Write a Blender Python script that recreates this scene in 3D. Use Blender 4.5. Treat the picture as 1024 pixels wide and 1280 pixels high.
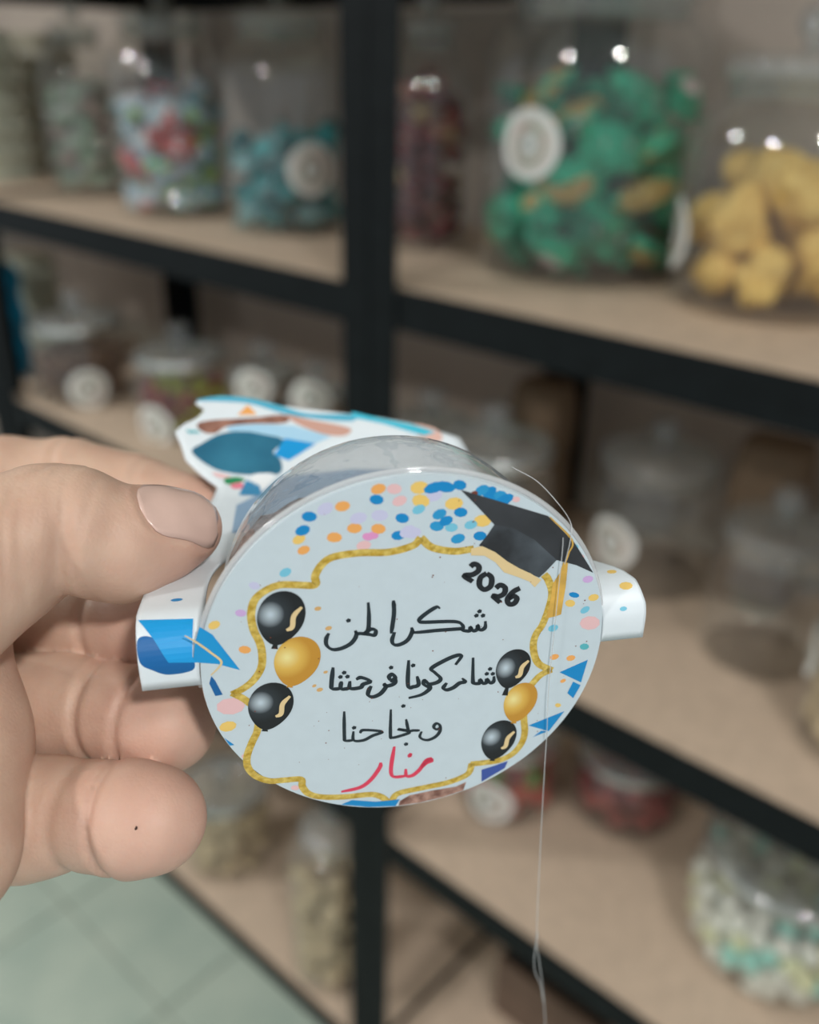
import bpy, bmesh, math, random
import numpy as np
from mathutils import Matrix, Vector

# ------------------------------------------------------------------ camera, world, lights, exposure
scene = bpy.context.scene
for o in list(bpy.data.objects): bpy.data.objects.remove(o)
COL = scene.collection
CAM_M = Matrix(((0.742318, -0.30666, 0.595755, 0.664509), (0.669755, 0.313309, -0.67325, -0.678917), (0.019804, 0.898775, 0.437962, 1.51), (0.0, 0.0, 0.0, 1.0)))   # hand-held phone, 1.51 m up, pitched 26 degrees down
FAV_M = Matrix(((0.60449, 0.023859, 0.796255, 0.589519), (0.796451, -0.038254, -0.603492, -0.593667), (0.016061, 0.998983, -0.042127, 1.430601), (0.0, 0.0, 0.0, 1.0)))   # frame of the round card held in front of the lens
cam_d = bpy.data.cameras.new('camera'); cam = bpy.data.objects.new('camera', cam_d); COL.objects.link(cam)
cam.matrix_world = CAM_M
cam_d.sensor_fit = 'AUTO'; cam_d.sensor_width = 36.0; cam_d.lens = 1150.0/1280.0*36.0
cam_d.clip_start = 0.01; cam_d.clip_end = 50
cam_d.dof.use_dof = True; cam_d.dof.focus_distance = 0.139; cam_d.dof.aperture_fstop = 10.2; cam_d.dof.aperture_blades = 0
scene.camera = cam
world = bpy.data.worlds.new('room_ambience'); scene.world = world; world.use_nodes = True
bg = world.node_tree.nodes['Background']; bg.inputs[0].default_value = (0.86, 0.95, 1.0, 1); bg.inputs[1].default_value = 0.36
scene.view_settings.view_transform = 'Standard'; scene.view_settings.look = 'None'
scene.view_settings.gamma = 1.0; scene.view_settings.use_curve_mapping = False
scene.view_settings.exposure = 0.13
LAMP_STRENGTH = 340.0
LAMPS = [(1.70, -1.05), (0.10, -2.20), (-1.6, -1.2)]

# ------------------------------------------------------------------ helpers
def link(name, me, mat=None, parent=None):
    o = bpy.data.objects.new(name, me); COL.objects.link(o)
    if mat is not None and hasattr(me, 'materials') and len(me.materials) == 0: me.materials.append(mat)
    if parent is not None: o.parent = parent
    return o
def tag(o, label=None, cat=None, group=None, kind=None):
    if label: o['label'] = label
    if cat: o['category'] = cat
    if group: o['group'] = group
    if kind: o['kind'] = kind
    return o
def empty(name, loc=(0,0,0)):
    o = bpy.data.objects.new(name, None); COL.objects.link(o); o.location = loc; o.empty_display_size = .02
    return o
def mesh_from(bm, name, smooth=False):
    me = bpy.data.meshes.new(name); bm.to_mesh(me); bm.free()
    if smooth:
        for p in me.polygons: p.use_smooth = True
    return me
def box_me(name, x0, x1, y0, y1, z0, z1, bev=0.0):
    bm = bmesh.new(); bmesh.ops.create_cube(bm, size=1)
    for v in bm.verts: v.co = ((x0+x1)/2+v.co.x*(x1-x0), (y0+y1)/2+v.co.y*(y1-y0), (z0+z1)/2+v.co.z*(z1-z0))
    if bev: bmesh.ops.bevel(bm, geom=bm.edges[:], offset=bev, segments=2, affect='EDGES', profile=.5)
    return mesh_from(bm, name)
def lathe_me(name, prof, seg=64, smooth=True):
    bm = bmesh.new(); rings = []
    for r, z in prof:
        if r < 1e-6: rings.append([bm.verts.new((0,0,z))])
        else: rings.append([bm.verts.new((r*math.cos(2*math.pi*i/seg), r*math.sin(2*math.pi*i/seg), z)) for i in range(seg)])
    for a, b in zip(rings, rings[1:]):
        for i in range(seg):
            j = (i+1) % seg
            if len(a) == 1 and len(b) == 1: continue
            if len(a) == 1: bm.faces.new((a[0], b[j], b[i]))
            elif len(b) == 1: bm.faces.new((a[i], a[j], b[0]))
            else: bm.faces.new((a[i], a[j], b[j], b[i]))
    bmesh.ops.recalc_face_normals(bm, faces=bm.faces[:])
    return mesh_from(bm, name, smooth)
def nodes(name):
    m = bpy.data.materials.new(name); m.use_nodes = True; nt = m.node_tree
    return m, nt, nt.nodes['Principled BSDF']
def srgb(r, g, b):
    f = lambda c: (c/255/12.92) if c/255 <= .04045 else ((c/255+.055)/1.055)**2.4
    return (f(r), f(g), f(b), 1)
def mat(name, col, rough=.5, metal=0, var=0.0, scale=20, bump=0.0, bscale=60, spec=.5, coat=0.0, col2=None, objvar=0.0):
    m, nt, p = nodes(name); N = nt.nodes; L = nt.links
    p.inputs['Base Color'].default_value = col; p.inputs['Roughness'].default_value = rough; p.inputs['Metallic'].default_value = metal
    p.inputs['Specular IOR Level'].default_value = spec; p.inputs['Coat Weight'].default_value = coat
    tc = N.new('ShaderNodeTexCoord')
    last = None
    if var or col2:
        nz = N.new('ShaderNodeTexNoise'); nz.inputs['Scale'].default_value = scale; nz.inputs['Detail'].default_value = 5
        L.new(tc.outputs['Object'], nz.inputs['Vector'])
        rp = N.new('ShaderNodeValToRGB'); rp.color_ramp.elements[0].position = .35; rp.color_ramp.elements[1].position = .65
        c2 = col2 if col2 else tuple(min(1, c*(1+var)) for c in col[:3])+(1,)
        c1 = col if col2 else tuple(c*(1-var) for c in col[:3])+(1,)
        rp.color_ramp.elements[0].color = c1; rp.color_ramp.elements[1].color = c2
        L.new(nz.outputs['Fac'], rp.inputs[0]); last = rp.outputs[0]
    if objvar:
        oi = N.new('ShaderNodeObjectInfo'); hs = N.new('ShaderNodeHueSaturation')
        mr = N.new('ShaderNodeMapRange'); mr.inputs[3].default_value = 1-objvar; mr.inputs[4].default_value = 1+objvar*.6
        L.new(oi.outputs['Random'], mr.inputs[0]); L.new(mr.outputs[0], hs.inputs['Value'])
        if last is None: hs.inputs['Color'].default_value = col
        else: L.new(last, hs.inputs['Color'])
        last = hs.outputs[0]
    if last is not None: L.new(last, p.inputs['Base Color'])
    if bump:
        nb = N.new('ShaderNodeTexNoise'); nb.inputs['Scale'].default_value = bscale; nb.inputs['Detail'].default_value = 4
        L.new(tc.outputs['Object'], nb.inputs['Vector'])
        b = N.new('ShaderNodeBump'); b.inputs['Strength'].default_value = bump; b.inputs['Distance'].default_value = .002
        L.new(nb.outputs['Fac'], b.inputs['Height']); L.new(b.outputs[0], p.inputs['Normal'])
    return m
def wrapper_mat(name, cols, rough=.3, metal=0.0, scale=.8, coat=.4):
    """printed sweet wrapper: patches of the given colours, each copy offset by its own random"""
    m, nt, p = nodes(name); N = nt.nodes; L = nt.links
    tc = N.new('ShaderNodeTexCoord'); oi = N.new('ShaderNodeObjectInfo')
    ad = N.new('ShaderNodeVectorMath'); ad.operation = 'ADD'
    sc = N.new('ShaderNodeMath'); sc.operation = 'MULTIPLY'; sc.inputs[1].default_value = 7.0
    L.new(oi.outputs['Random'], sc.inputs[0]); L.new(tc.outputs['Object'], ad.inputs[0]); L.new(sc.outputs[0], ad.inputs[1])
    nz = N.new('ShaderNodeTexNoise'); nz.inputs['Scale'].default_value = scale; nz.inputs['Detail'].default_value = 1
    L.new(ad.outputs[0], nz.inputs['Vector'])
    rp = N.new('ShaderNodeValToRGB'); rp.color_ramp.interpolation = 'CONSTANT'
    el = rp.color_ramp.elements; tot = sum(w for c, w in cols); acc = 0
    while len(el) < len(cols): el.new(.5)
    for e, (c, w) in zip(el, cols):
        e.position = .28+.44*acc/tot if acc else 0; e.color = c; acc += w
    sp = N.new('ShaderNodeMath'); sp.operation = 'MULTIPLY_ADD'; sp.inputs[1].default_value = .46; L.new(oi.outputs['Random'], sp.inputs[0])
    of = N.new('ShaderNodeMath'); of.operation = 'SUBTRACT'; of.inputs[1].default_value = .23; L.new(nz.outputs['Fac'], of.inputs[0]); L.new(of.outputs[0], sp.inputs[2])
    L.new(sp.outputs[0], rp.inputs[0]); L.new(rp.outputs[0], p.inputs['Base Color'])
    p.inputs['Roughness'].default_value = rough; p.inputs['Metallic'].default_value = metal; p.inputs['Coat Weight'].default_value = coat
    nb = N.new('ShaderNodeTexNoise'); nb.inputs['Scale'].default_value = 5; L.new(ad.outputs[0], nb.inputs['Vector'])
    b = N.new('ShaderNodeBump'); b.inputs['Strength'].default_value = .5; b.inputs['Distance'].default_value = .1
    L.new(nb.outputs['Fac'], b.inputs['Height']); L.new(b.outputs[0], p.inputs['Normal'])
    return m
def glass_mat(name, tint=(.93,.95,.94), rough=.02, haze=0.0, edge=.45, gloss=1.0, base=.08, crinkle=0.0):
    """thin clear wall: see-through with Fresnel reflections"""
    m = bpy.data.materials.new(name); m.use_nodes = True; nt = m.node_tree; N = nt.nodes; L = nt.links; N.clear()
    out = N.new('ShaderNodeOutputMaterial'); tr = N.new('ShaderNodeBsdfTransparent'); tr.inputs[0].default_value = (*tint, 1)
    gl = N.new('ShaderNodeBsdfGlossy'); gl.inputs['Roughness'].default_value = rough; gl.inputs[0].default_value = (gloss, gloss, gloss, 1)
    if crinkle:
        tc = N.new('ShaderNodeTexCoord'); nb = N.new('ShaderNodeTexNoise'); nb.inputs['Scale'].default_value = 160; nb.inputs['Detail'].default_value = 2
        L.new(tc.outputs['Object'], nb.inputs['Vector']); bp = N.new('ShaderNodeBump'); bp.inputs['Strength'].default_value = crinkle; bp.inputs['Distance'].default_value = .002
        L.new(nb.outputs['Fac'], bp.inputs['Height']); L.new(bp.outputs[0], gl.inputs['Normal'])
    lw = N.new('ShaderNodeLayerWeight'); lw.inputs['Blend'].default_value = .5
    pw = N.new('ShaderNodeMath'); pw.operation = 'POWER'; pw.inputs[1].default_value = 4.0; L.new(lw.outputs['Facing'], pw.inputs[0])
    fr = N.new('ShaderNodeMath'); fr.operation = 'MULTIPLY_ADD'; fr.inputs[1].default_value = edge; fr.inputs[2].default_value = base; L.new(pw.outputs[0], fr.inputs[0])
    mx = N.new('ShaderNodeMixShader'); L.new(fr.outputs[0], mx.inputs[0]); L.new(tr.outputs[0], mx.inputs[1]); L.new(gl.outputs[0], mx.inputs[2])
    last = mx
    if haze:
        df = N.new('ShaderNodeBsdfDiffuse'); df.inputs[0].default_value = (.8,.82,.84,1)
        m2 = N.new('ShaderNodeMixShader'); m2.inputs[0].default_value = haze
        L.new(mx.outputs[0], m2.inputs[1]); L.new(df.outputs[0], m2.inputs[2]); last = m2
    L.new(last.outputs[0], out.inputs[0])
    return m
def emit_mat(name, col, st):
    m = bpy.data.materials.new(name); m.use_nodes = True; nt = m.node_tree; nt.nodes.clear()
    o = nt.nodes.new('ShaderNodeOutputMaterial'); e = nt.nodes.new('ShaderNodeEmission'); e.inputs[0].default_value = col; e.inputs[1].default_value = st
    nt.links.new(e.outputs[0], o.inputs[0]); return m

M_black = mat('black_powder_coat', (.005,.007,.008,1), .55, 0, .2, 40, spec=.16)
M_mdf = mat('fibreboard', srgb(206,184,163), .7, 0, .07, 60)
M_wall = mat('grey_plaster', srgb(172,160,150), .85, 0, .06, 4, .15, 40)
M_ceil = mat('white_ceiling_paint', srgb(225,225,222), .9)
M_grout = mat('tile_grout', srgb(140,148,136), .9)
M_tile = mat('pale_green_tile', srgb(190,202,188), .35, 0, 0, 7, .03, 30, col2=srgb(170,186,174), objvar=.04)
M_glass = glass_mat('clear_jar_glass', (.955,.965,.96), .02, .025, .5)
M_lidglass = glass_mat('jar_lid_glass', (.90,.92,.91), .05, .12)
M_knob = glass_mat('lid_knob_glass', (.80,.82,.82), .03, .10, .7)
M_steel = mat('brushed_lid_band', srgb(200,202,200), .28, .9)
M_sticker = mat('white_sticker_paper', srgb(232,232,228), .5)
M_stgreen = mat('sticker_green_print', srgb(158,170,150), .5, 0, 0, 60, col2=srgb(190,160,150))
M_stpale = mat('sticker_pale_centre', srgb(205,210,206), .5)

# ------------------------------------------------------------------ room
floor = link('floor', box_me('floor', -3.2, 2.2, -3.0, .47, -.06, -.004), M_grout); tag(floor, 'pale green tiled floor with grey grout joints', kind='structure')
tile_me = box_me('tile', -.163, .163, -.163, .163, -.004, 0, .0015); tile_me.materials.append(M_tile)
TX, TY = 0.140, 0.014
for i in range(-9, 6):
    for j in range(-7, 3):
        x, y = TX+i*.33, TY+j*.33
        if y+.163 > .47 or x < -3.03 or x > 2.03: continue
        t = link('tile', tile_me, None, floor); t.location = (x, y, 0)
wall = link('wall_back', box_me('wall_back', -3.2, 2.2, .47, .55, -.06, 2.50), M_wall); tag(wall, 'grey plaster wall behind the racks', kind='structure')
ceil = link('ceiling', box_me('ceiling', -3.2, 2.2, -3.0, .55, 2.50, 2.58), M_ceil); tag(ceil, 'white painted ceiling', kind='structure')
M_bulb = emit_mat('lamp_diffuser_glow', (1, .985, .95, 1), LAMP_STRENGTH)
M_housing = mat('lamp_white_housing', srgb(235,235,235), .4)
for k, (x, y) in enumerate(LAMPS):
    lamp = empty('ceiling_lamp', (x, y, 2.50))
    tag(lamp, ['round white ceiling lamp in front of the right rack', 'round white ceiling lamp over the aisle away from the racks', 'round white ceiling lamp over the far end of the aisle'][k], 'lamp')
    link('housing', lathe_me('housing', [(.0,0),(.11,0),(.11,-.03),(.085,-.035),(.085,-.02),(0,-.02)]), M_housing, lamp)
    link('diffuser', lathe_me('diffuser', [(.084,-.022),(.07,-.045),(.04,-.06),(0,-.065)]), M_bulb, lamp)

# ------------------------------------------------------------------ racks
def rack(x0, x1, levels, label, depth=.40, top=2.0):
    r = empty('storage_rack', (x0, 0, 0)); tag(r, label, 'rack'); W = x1-x0
    pw, pt = .038, .0025
    for sx in (0, 1):
        for sy in (0, 1):
            bm = bmesh.new()
            X0, X1 = (0.001, pw) if sx == 0 else (W-.001, W-pw); Y0, Y1 = (0, pw) if sy == 0 else (depth, depth-pw)
            sg = lambda a, b: 1 if b > a else -1
            pts = [(X0,Y0),(X1,Y0),(X1,Y0+pt*sg(Y0,Y1)),(X0+pt*sg(X0,X1),Y0+pt*sg(Y0,Y1)),(X0+pt*sg(X0,X1),Y1),(X0,Y1)]
            lo = [bm.verts.new((*p, 0)) for p in pts]; hi = [bm.verts.new((*p, top)) for p in pts]
            for i in range(6): bm.faces.new((lo[i], lo[(i+1)%6], hi[(i+1)%6], hi[i]))
            bm.faces.new(lo); bm.faces.new(hi); bmesh.ops.recalc_face_normals(bm, faces=bm.faces[:])
            link('post', mesh_from(bm, 'post'), M_black, r)
    for z in levels:
        t = .009
        link('shelf_board', box_me('shelf_board', .006, W-.006, .006, depth-.006, z-t, z), M_mdf, r)
        for (a, b, c, d) in ((pw+.0005, W-pw-.0005, .0026, .0056), (pw+.0005, W-pw-.0005, depth-.0056, depth-.0026)):
            link('beam', box_me('beam', a, b, c, d, z-.043, z-t*.05), M_black, r)
        for (a, b) in ((.0036, .0056), (W-.0056, W-.0036)):
            link('side_beam', box_me('side_beam', a, b, pw, depth-pw, z-.043, z-t*.05), M_black, r)
    return r
L1, R1, R2, R3, L2, L3, L4 = 1.303, 1.308, .931, .565, .97, .58, .075
rack(0.0, 1.0, [L4, R3, R2, R1, 1.96], 'black boltless metal rack with fibreboard shelves holding the green and yellow sweet jars')
rack(-.90, 0.0, [L4, L3, L2, L1, 1.625], 'black boltless metal rack with fibreboard shelves holding the teal sweets and lidded nut jar')
rack(-1.82, -.92, [L4, .50, .955, L1], 'black metal rack at the far end carrying the stacked pale packs')

# ------------------------------------------------------------------ jars
def patch(R, th0, z0, r0, r1, off, seg=36, rings=3):
    bm = bmesh.new(); V = []
    for k in range(rings+1):
        rr = r0+(r1-r0)*k/rings
        V.append([bm.verts.new(((R+off)*math.cos(th0+rr*math.cos(a)/R), (R+off)*math.sin(th0+rr*math.cos(a)/R), z0+rr*math.sin(a))) for a in [2*math.pi*i/seg for i in range(seg)]] if rr > 1e-6 else [bm.verts.new(((R+off)*math.cos(th0), (R+off)*math.sin(th0), z0))])
    for a, b in zip(V, V[1:]):
        for i in range(seg):
            j = (i+1) % seg
            if len(a) == 1: bm.faces.new((a[0], b[i], b[j]))
            else: bm.faces.new((a[i], a[j], b[j], b[i]))
    return mesh_from(bm, 'label', True)
def jar(x, y, z, R, H, label, shape='straight', lid='flat', stickers=(), t=.003, name='candy_jar', neck=.8):
    j = empty(name, (x, y, z)); tag(j, label, 'jar')
    if shape == 'straight':
        out = [(R*.90,0),(R*.955,.002),(R*.985,.006),(R,.014),(R,H*.60),(R*.996,H-.075)]+[(R*.996-.030*(1-math.cos(a)), H-.075+.063*math.sin(a)) for a in (.15,.3,.45,.6,.75,.9,1.05,1.2,1.35)]+[(R-.026,H-.010),(R-.026,H)]
    elif shape == 'shoulder':
        out = [(R*.88,0),(R*.94,.002),(R*.98,.007),(R,.018),(R,H*.70),(R*.97,H*.78),(R*.93,H*.85),(R*(neck+.02),H*.91),(R*neck,H*.95),(R*neck,H)]
    else: # bowl
        out = [(R*.68,0),(R*.80,.005),(R*.92,H*.16),(R*.985,H*.34),(R,H*.52),(R*.985,H*.70),(R*.91,H*.87),(R*.85,H*.93),(R*.85,H)]
    prof = [(0,0)]+out+[(out[-1][0]-t, H), (out[-1][0]-t, H-.004)]
    link('body', lathe_me('jar_body', prof), M_glass, j)
    tr = out[-1][0]
    if lid == 'flat':
        l = link('lid', lathe_me('jar_lid', [(0,H+.022),(tr*.8,H+.021),(tr*1.02,H+.017),(tr*1.04,H+.012),(tr*1.04,H+.001),(tr*.96,H+.001),(tr*.955,H-.016),(tr*.90,H-.016),(tr*.90,H+.008),(0,H+.010)]), M_lidglass, j)
        link('knob', lathe_me('jar_knob', [(0,H+.060),(.012,H+.058),(.018,H+.048),(.016,H+.038),(.009,H+.030),(.012,H+.0215),(0,H+.0215)], 32), M_knob, l)
    elif lid == 'band':
        l = link('lid', lathe_me('jar_lid', [(0,H+.018),(tr*.7,H+.016),(tr*1.03,H+.010),(tr*1.05,H+.004),(tr*1.05,H+.0005),(0,H+.0005)]), M_lidglass, j)
        link('metal_band', lathe_me('metal_band', [(tr*1.055,H-.004),(tr*1.075,H-.002),(tr*1.075,H+.007),(tr*1.055,H+.009)]), M_steel, l)
        link('knob', lathe_me('jar_knob', [(0,H+.058),(.013,H+.055),(.019,H+.044),(.016,H+.034),(.008,H+.026),(.013,H+.017),(0,H+.017)], 32), M_knob, l)
    for (th, zz, rr) in stickers:
        s = link('label', patch(R, th, zz, 0, rr, .0008, rings=6), M_sticker, j)
        link('printed_ring', patch(R, th, zz, rr*.40, rr*.66, .0014), M_stgreen, s)
        link('printed_centre', patch(R, th, zz, 0, rr*.26, .0014), M_stpale, s)
    return j

# ---- sweets: base meshes
def rings_me(name, rings, smooth=True):
    """rings: list of lists of points, closed, first/last capped"""
    bm = bmesh.new(); V = [[bm.verts.new(p) for p in r] for r in rings]; n = len(V[0])
    for a, b in zip(V, V[1:]):
        for i in range(n): bm.faces.new((a[i], a[(i+1)%n], b[(i+1)%n], b[i]))
    bm.faces.new(V[0]); bm.faces.new(V[-1]); bmesh.ops.recalc_face_normals(bm, faces=bm.faces[:])
    return mesh_from(bm, name, smooth)
def sup(t, e): return math.copysign(abs(t)**e, t)
def twist_me(name, L=1.0, w=.55, h=.4, fan=.5, e=.6):
    st = [(-1.0,fan,.10),(-.84,fan*.75,.12),(-.70,.16,.14),(-.60,w*.75,h*.8),(-.45,w,h),(0,w*1.02,h*1.04),(.45,w,h),(.60,w*.75,h*.8),(.70,.16,.14),(.84,fan*.75,.12),(1.0,fan,.10)]
    R = []
    for k, (x, a, b) in enumerate(st):
        pl = .07 if abs(x) > .8 else 0
        R.append([(x*L, a*sup(math.cos(t), e), b*sup(math.sin(t), e)+pl*math.sin(5*t+k)) for t in [2*math.pi*i/14 for i in range(14)]])
    return rings_me(name, R, False)
def pillow_me(name, w=.72, h=.36):
    st = [(-1,w*.9,.04),(-.86,w*.92,.05),(-.80,w*.95,.12),(-.6,w,h*.85),(0,w*1.02,h),(.6,w,h*.85),(.80,w*.95,.12),(.86,w*.92,.05),(1,w*.9,.04)]
    R = [[(x, a*sup(math.cos(t), .5), b*sup(math.sin(t), .7)+(.05*math.sin(4*t) if abs(x) > .84 else 0)) for t in [2*math.pi*i/14 for i in range(14)]] for x, a, b in st]
    return rings_me(name, R, False)
def lump_me(name, seed, sx, sy, sz, amp=.18, sub=2, freq=1.7):
    rnd = random.Random(seed); bm = bmesh.new(); bmesh.ops.create_icosphere(bm, subdivisions=sub, radius=1)
    ws = [(Vector((rnd.gauss(0,1), rnd.gauss(0,1), rnd.gauss(0,1)))*freq, rnd.uniform(0, 6)) for _ in range(6)]
    for v in bm.verts:
        d = sum(math.sin(v.co.dot(w)+p) for w, p in ws)/6
        v.co = Vector((v.co.x*sx, v.co.y*sy, v.co.z*sz))*(1+amp*2*d)
    return mesh_from(bm, name, True)
def disc_me(name, r=1, h=.32):
    return lathe_me(name, [(0,-h),(r*.9,-h),(r,-h*.5),(r,h*.5),(r*.92,h),(r*.5,h*.9),(0,h)], 18)

def settle(R, n, rc, seed, z0, tries=60, hmax=9, wc=None, Rf=None):
    """drop n balls of radius rc one by one into a round jar of radius R, each taking the lowest of a few random spots"""
    rnd = np.random.RandomState(seed); P = np.zeros((0, 3)); wc = wc or rc
    for _ in range(n):
        a = rnd.uniform(0, 2*math.pi, tries); r = np.sqrt(rnd.uniform(0, 1, tries))*(R-wc)
        r[:tries//2] = (R-wc)*rnd.uniform(.93, 1, tries//2)
        q = np.stack([r*np.cos(a), r*np.sin(a)], 1)
        if len(P):
            d2 = ((q[:, None]-P[None, :, :2])**2).sum(2); g = 4*rc*rc-d2
            zz = np.where(g > 0, P[None, :, 2]+np.sqrt(np.maximum(g, 0)), z0+rc).max(1)
        else: zz = np.full(tries, z0+rc)
        if Rf: zz = np.where(r+rc > np.array([Rf(v) for v in zz]), 99, zz)
        i = zz.argmin()
        if zz[i] > hmax: break
        P = np.vstack([P, [q[i, 0], q[i, 1], zz[i]]])
    return P
def fill(name, jarpos, R, n, rc, meshes, label, group, cat, size, seed, z0=.006, hmax=9, part=None, flat=False, wc=None, Rf=None, tang=False):
    """sweets as things of their own; size is the half length the unit mesh is scaled to"""
    rnd = random.Random(seed); x, y, z = jarpos
    for k, p in enumerate(settle(R, n, rc, seed, z0, hmax=hmax, wc=wc, Rf=Rf)):
        me = meshes[k % len(meshes)]
        o = link(name, me); tag(o, label[k % len(meshes)] if isinstance(label, (list, tuple)) else label, cat, group)
        s = size*rnd.uniform(.92, 1.05); o.scale = (s, s, s)
        o.location = (x+p[0], y+p[1], z+p[2])
        o.rotation_euler = (rnd.uniform(-.5,.5), rnd.uniform(-.5,.5), rnd.uniform(0,6.28)) if flat else (rnd.uniform(0,6.28), rnd.uniform(-1,1), rnd.uniform(0,6.28))
        if tang: o.rotation_euler = (rnd.uniform(0,6.28), rnd.uniform(-.55,.55), math.atan2(p[1], p[0])+math.pi/2+rnd.uniform(-.3,.3)) if math.hypot(p[0], p[1]) > R*.4 else o.rotation_euler
        if part:
            q = link(part[0], part[1], None, o)
def mk(me, m): me.materials.append(m); return me

jar(-0.825, 0.179, L1, 0.063, 0.235, 'clear glass jar of pale green wrapped sweets beside the pale packs', 'straight', 'flat', [])
jar(-0.554, 0.160, L1, 0.082, 0.245, 'clear glass jar of white, blue and red wrapped sweets', 'straight', 'flat', [])
jar(-0.339, 0.187, L1, 0.080, 0.245, 'clear glass jar of shiny teal sweets with round white label', 'straight', 'flat', [(-0.272, 0.083, 0.033)])
jar(-0.118, 0.224, L1, 0.054, 0.235, 'narrow clear jar of red and gold foil sweets behind the rack post', 'straight', 'flat', [])
jar(0.108, 0.228, R1, 0.116, 0.262, 'wide clear glass jar of green foil sweets with round white label', 'straight', 'flat', [(-1.557, 0.134, 0.033)])
jar(0.330, 0.216, R1, 0.096, 0.195, 'glass jar of yellow crunchy pieces with knobbed lid', 'straight', 'flat', [(-2.516, 0.064, 0.033)])
jar(-0.799, 0.100, L2, 0.080, 0.128, 'lidded glass jar of brown nuts with round label', 'shoulder', 'band', [(-0.404, 0.036, 0.033)], neck=.88)
jar(-0.547, 0.135, L2, 0.077, 0.115, 'lidded glass jar of red and yellow sweets beside the nut jar', 'shoulder', 'band', [(-1.301, 0.024, 0.033)], neck=.88)
jar(-0.392, 0.175, L2, 0.056, 0.110, 'small glass jar of dark red sweets with white label', 'shoulder', 'band', [(-0.98, 0.11, 0.028)], neck=.88)
jar(-0.262, 0.165, L2, 0.045, 0.110, 'small glass jar of reddish sweets next to the rack post', 'shoulder', 'band', [(-0.981, 0.122, 0.028)], neck=.88)
jar(0.210, 0.292, R2, 0.080, 0.150, 'empty clear lidded jar with white round label beside the favor card', 'shoulder', 'flat', [(-1.713, 0.069, 0.033)], neck=.88)
jar(0.389, 0.221, R2, 0.065, 0.140, 'empty clear glass jar with shoulder and knobbed lid', 'shoulder', 'flat', [], neck=.88)
jar(0.520, 0.130, R2, 0.053, 0.120, 'glass jar of cream coloured pieces at the shelf front', 'shoulder', 'band', [(-2.876, 0.095, 0.028)], neck=.88)
jar(0.099, 0.182, R3, 0.072, 0.110, 'low glass jar of red and green sweets with round label', 'shoulder', 'band', [(-1.268, 0.043, 0.033)], neck=.88)
jar(0.235, 0.285, R3, 0.078, 0.090, 'low glass jar of pink sweets below the middle shelf', 'shoulder', 'band', [], neck=.88)
jar(0.487, 0.190, R3, 0.106, 0.150, 'round bowl jar of white and mint pebble sweets with banded lid', 'bowl', 'band', [])
jar(-0.500, 0.115, L4, 0.090, 0.170, 'glass jar of beige biscuits on the lowest shelf', 'shoulder', 'band', [], neck=.88)
jar(-0.165, 0.090, L4, 0.080, 0.300, 'tall glass jar of pale biscuits next to the post on the lowest shelf', 'straight', 'flat', [])
jar(0.088, 0.116, R2, 0.072, 0.185, 'empty lidded glass jar with clear ball knob behind the favor', 'shoulder', 'band', [], neck=.88)
jar(-0.075, 0.198, L2, 0.058, 0.106, 'slim empty lidded glass jar with clear knob near the rack post', 'shoulder', 'band', [], neck=.88)

GRN = wrapper_mat('green_foil_wrapper', [(srgb(10,120,92),1.6),(srgb(28,172,132),4),(srgb(44,196,156),4),(srgb(206,176,110),.35)], .28, .35)
GLB = mat('pale_pink_wrapper_label', srgb(214,196,196), .4)
TEA = wrapper_mat('teal_foil_wrapper', [(srgb(8,110,116),2),(srgb(30,160,165),3),(srgb(150,200,205),2)], .2, .4)
MUL = wrapper_mat('white_printed_wrapper', [(srgb(214,92,90),1.7),(srgb(230,236,240),2.2),(srgb(226,226,238),2),(srgb(80,176,200),1.6),(srgb(232,236,240),2.2),(srgb(60,175,180),1.2),(srgb(176,205,70),1.0)], .35)
PAL = wrapper_mat('pale_green_wrapper', [(srgb(196,170,160),.6),(srgb(205,216,205),3),(srgb(172,206,172),3),(srgb(222,226,220),2)], .4)
RED = wrapper_mat('red_gold_foil_wrapper', [(srgb(96,26,28),2),(srgb(150,44,44),3),(srgb(176,130,100),2),(srgb(222,196,140),.6)], .25, .4)
RYL = wrapper_mat('red_yellow_wrapper', [(srgb(196,205,60),1.5),(srgb(128,44,32),4),(srgb(160,60,46),2)], .35)
DRD = wrapper_mat('dark_red_wrapper', [(srgb(70,40,34),3),(srgb(150,50,50),2),(srgb(190,160,140),1)], .35)
STR = wrapper_mat('strawberry_red_wrapper', [(srgb(60,150,50),1),(srgb(196,76,62),4),(srgb(214,104,88),2)], .35)
PNK = wrapper_mat('pink_wrapper', [(srgb(150,60,60),2),(srgb(205,110,104),4)], .4)
YEL = mat('yellow_crisp_crust', srgb(222,176,86), .7, 0, 0, 3, .5, 9, col2=srgb(240,208,124), objvar=.06)
NUT = mat('brown_nut_skin', srgb(84,56,38), .6, 0, 0, 2, .4, 8, col2=srgb(130,94,66), objvar=.2)
WHT = mat('white_sugar_shell', srgb(226,224,212), .35, objvar=.06); MNT = mat('mint_sugar_shell', srgb(158,218,204), .35, objvar=.06); LEM = mat('lemon_sugar_shell', srgb(220,220,178), .35, objvar=.06)
CRM = mat('cream_biscuit', srgb(206,186,152), .7, 0, 0, 3, .4, 10, col2=srgb(184,160,124), objvar=.1)
j = lambda k: JP[k]
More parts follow.
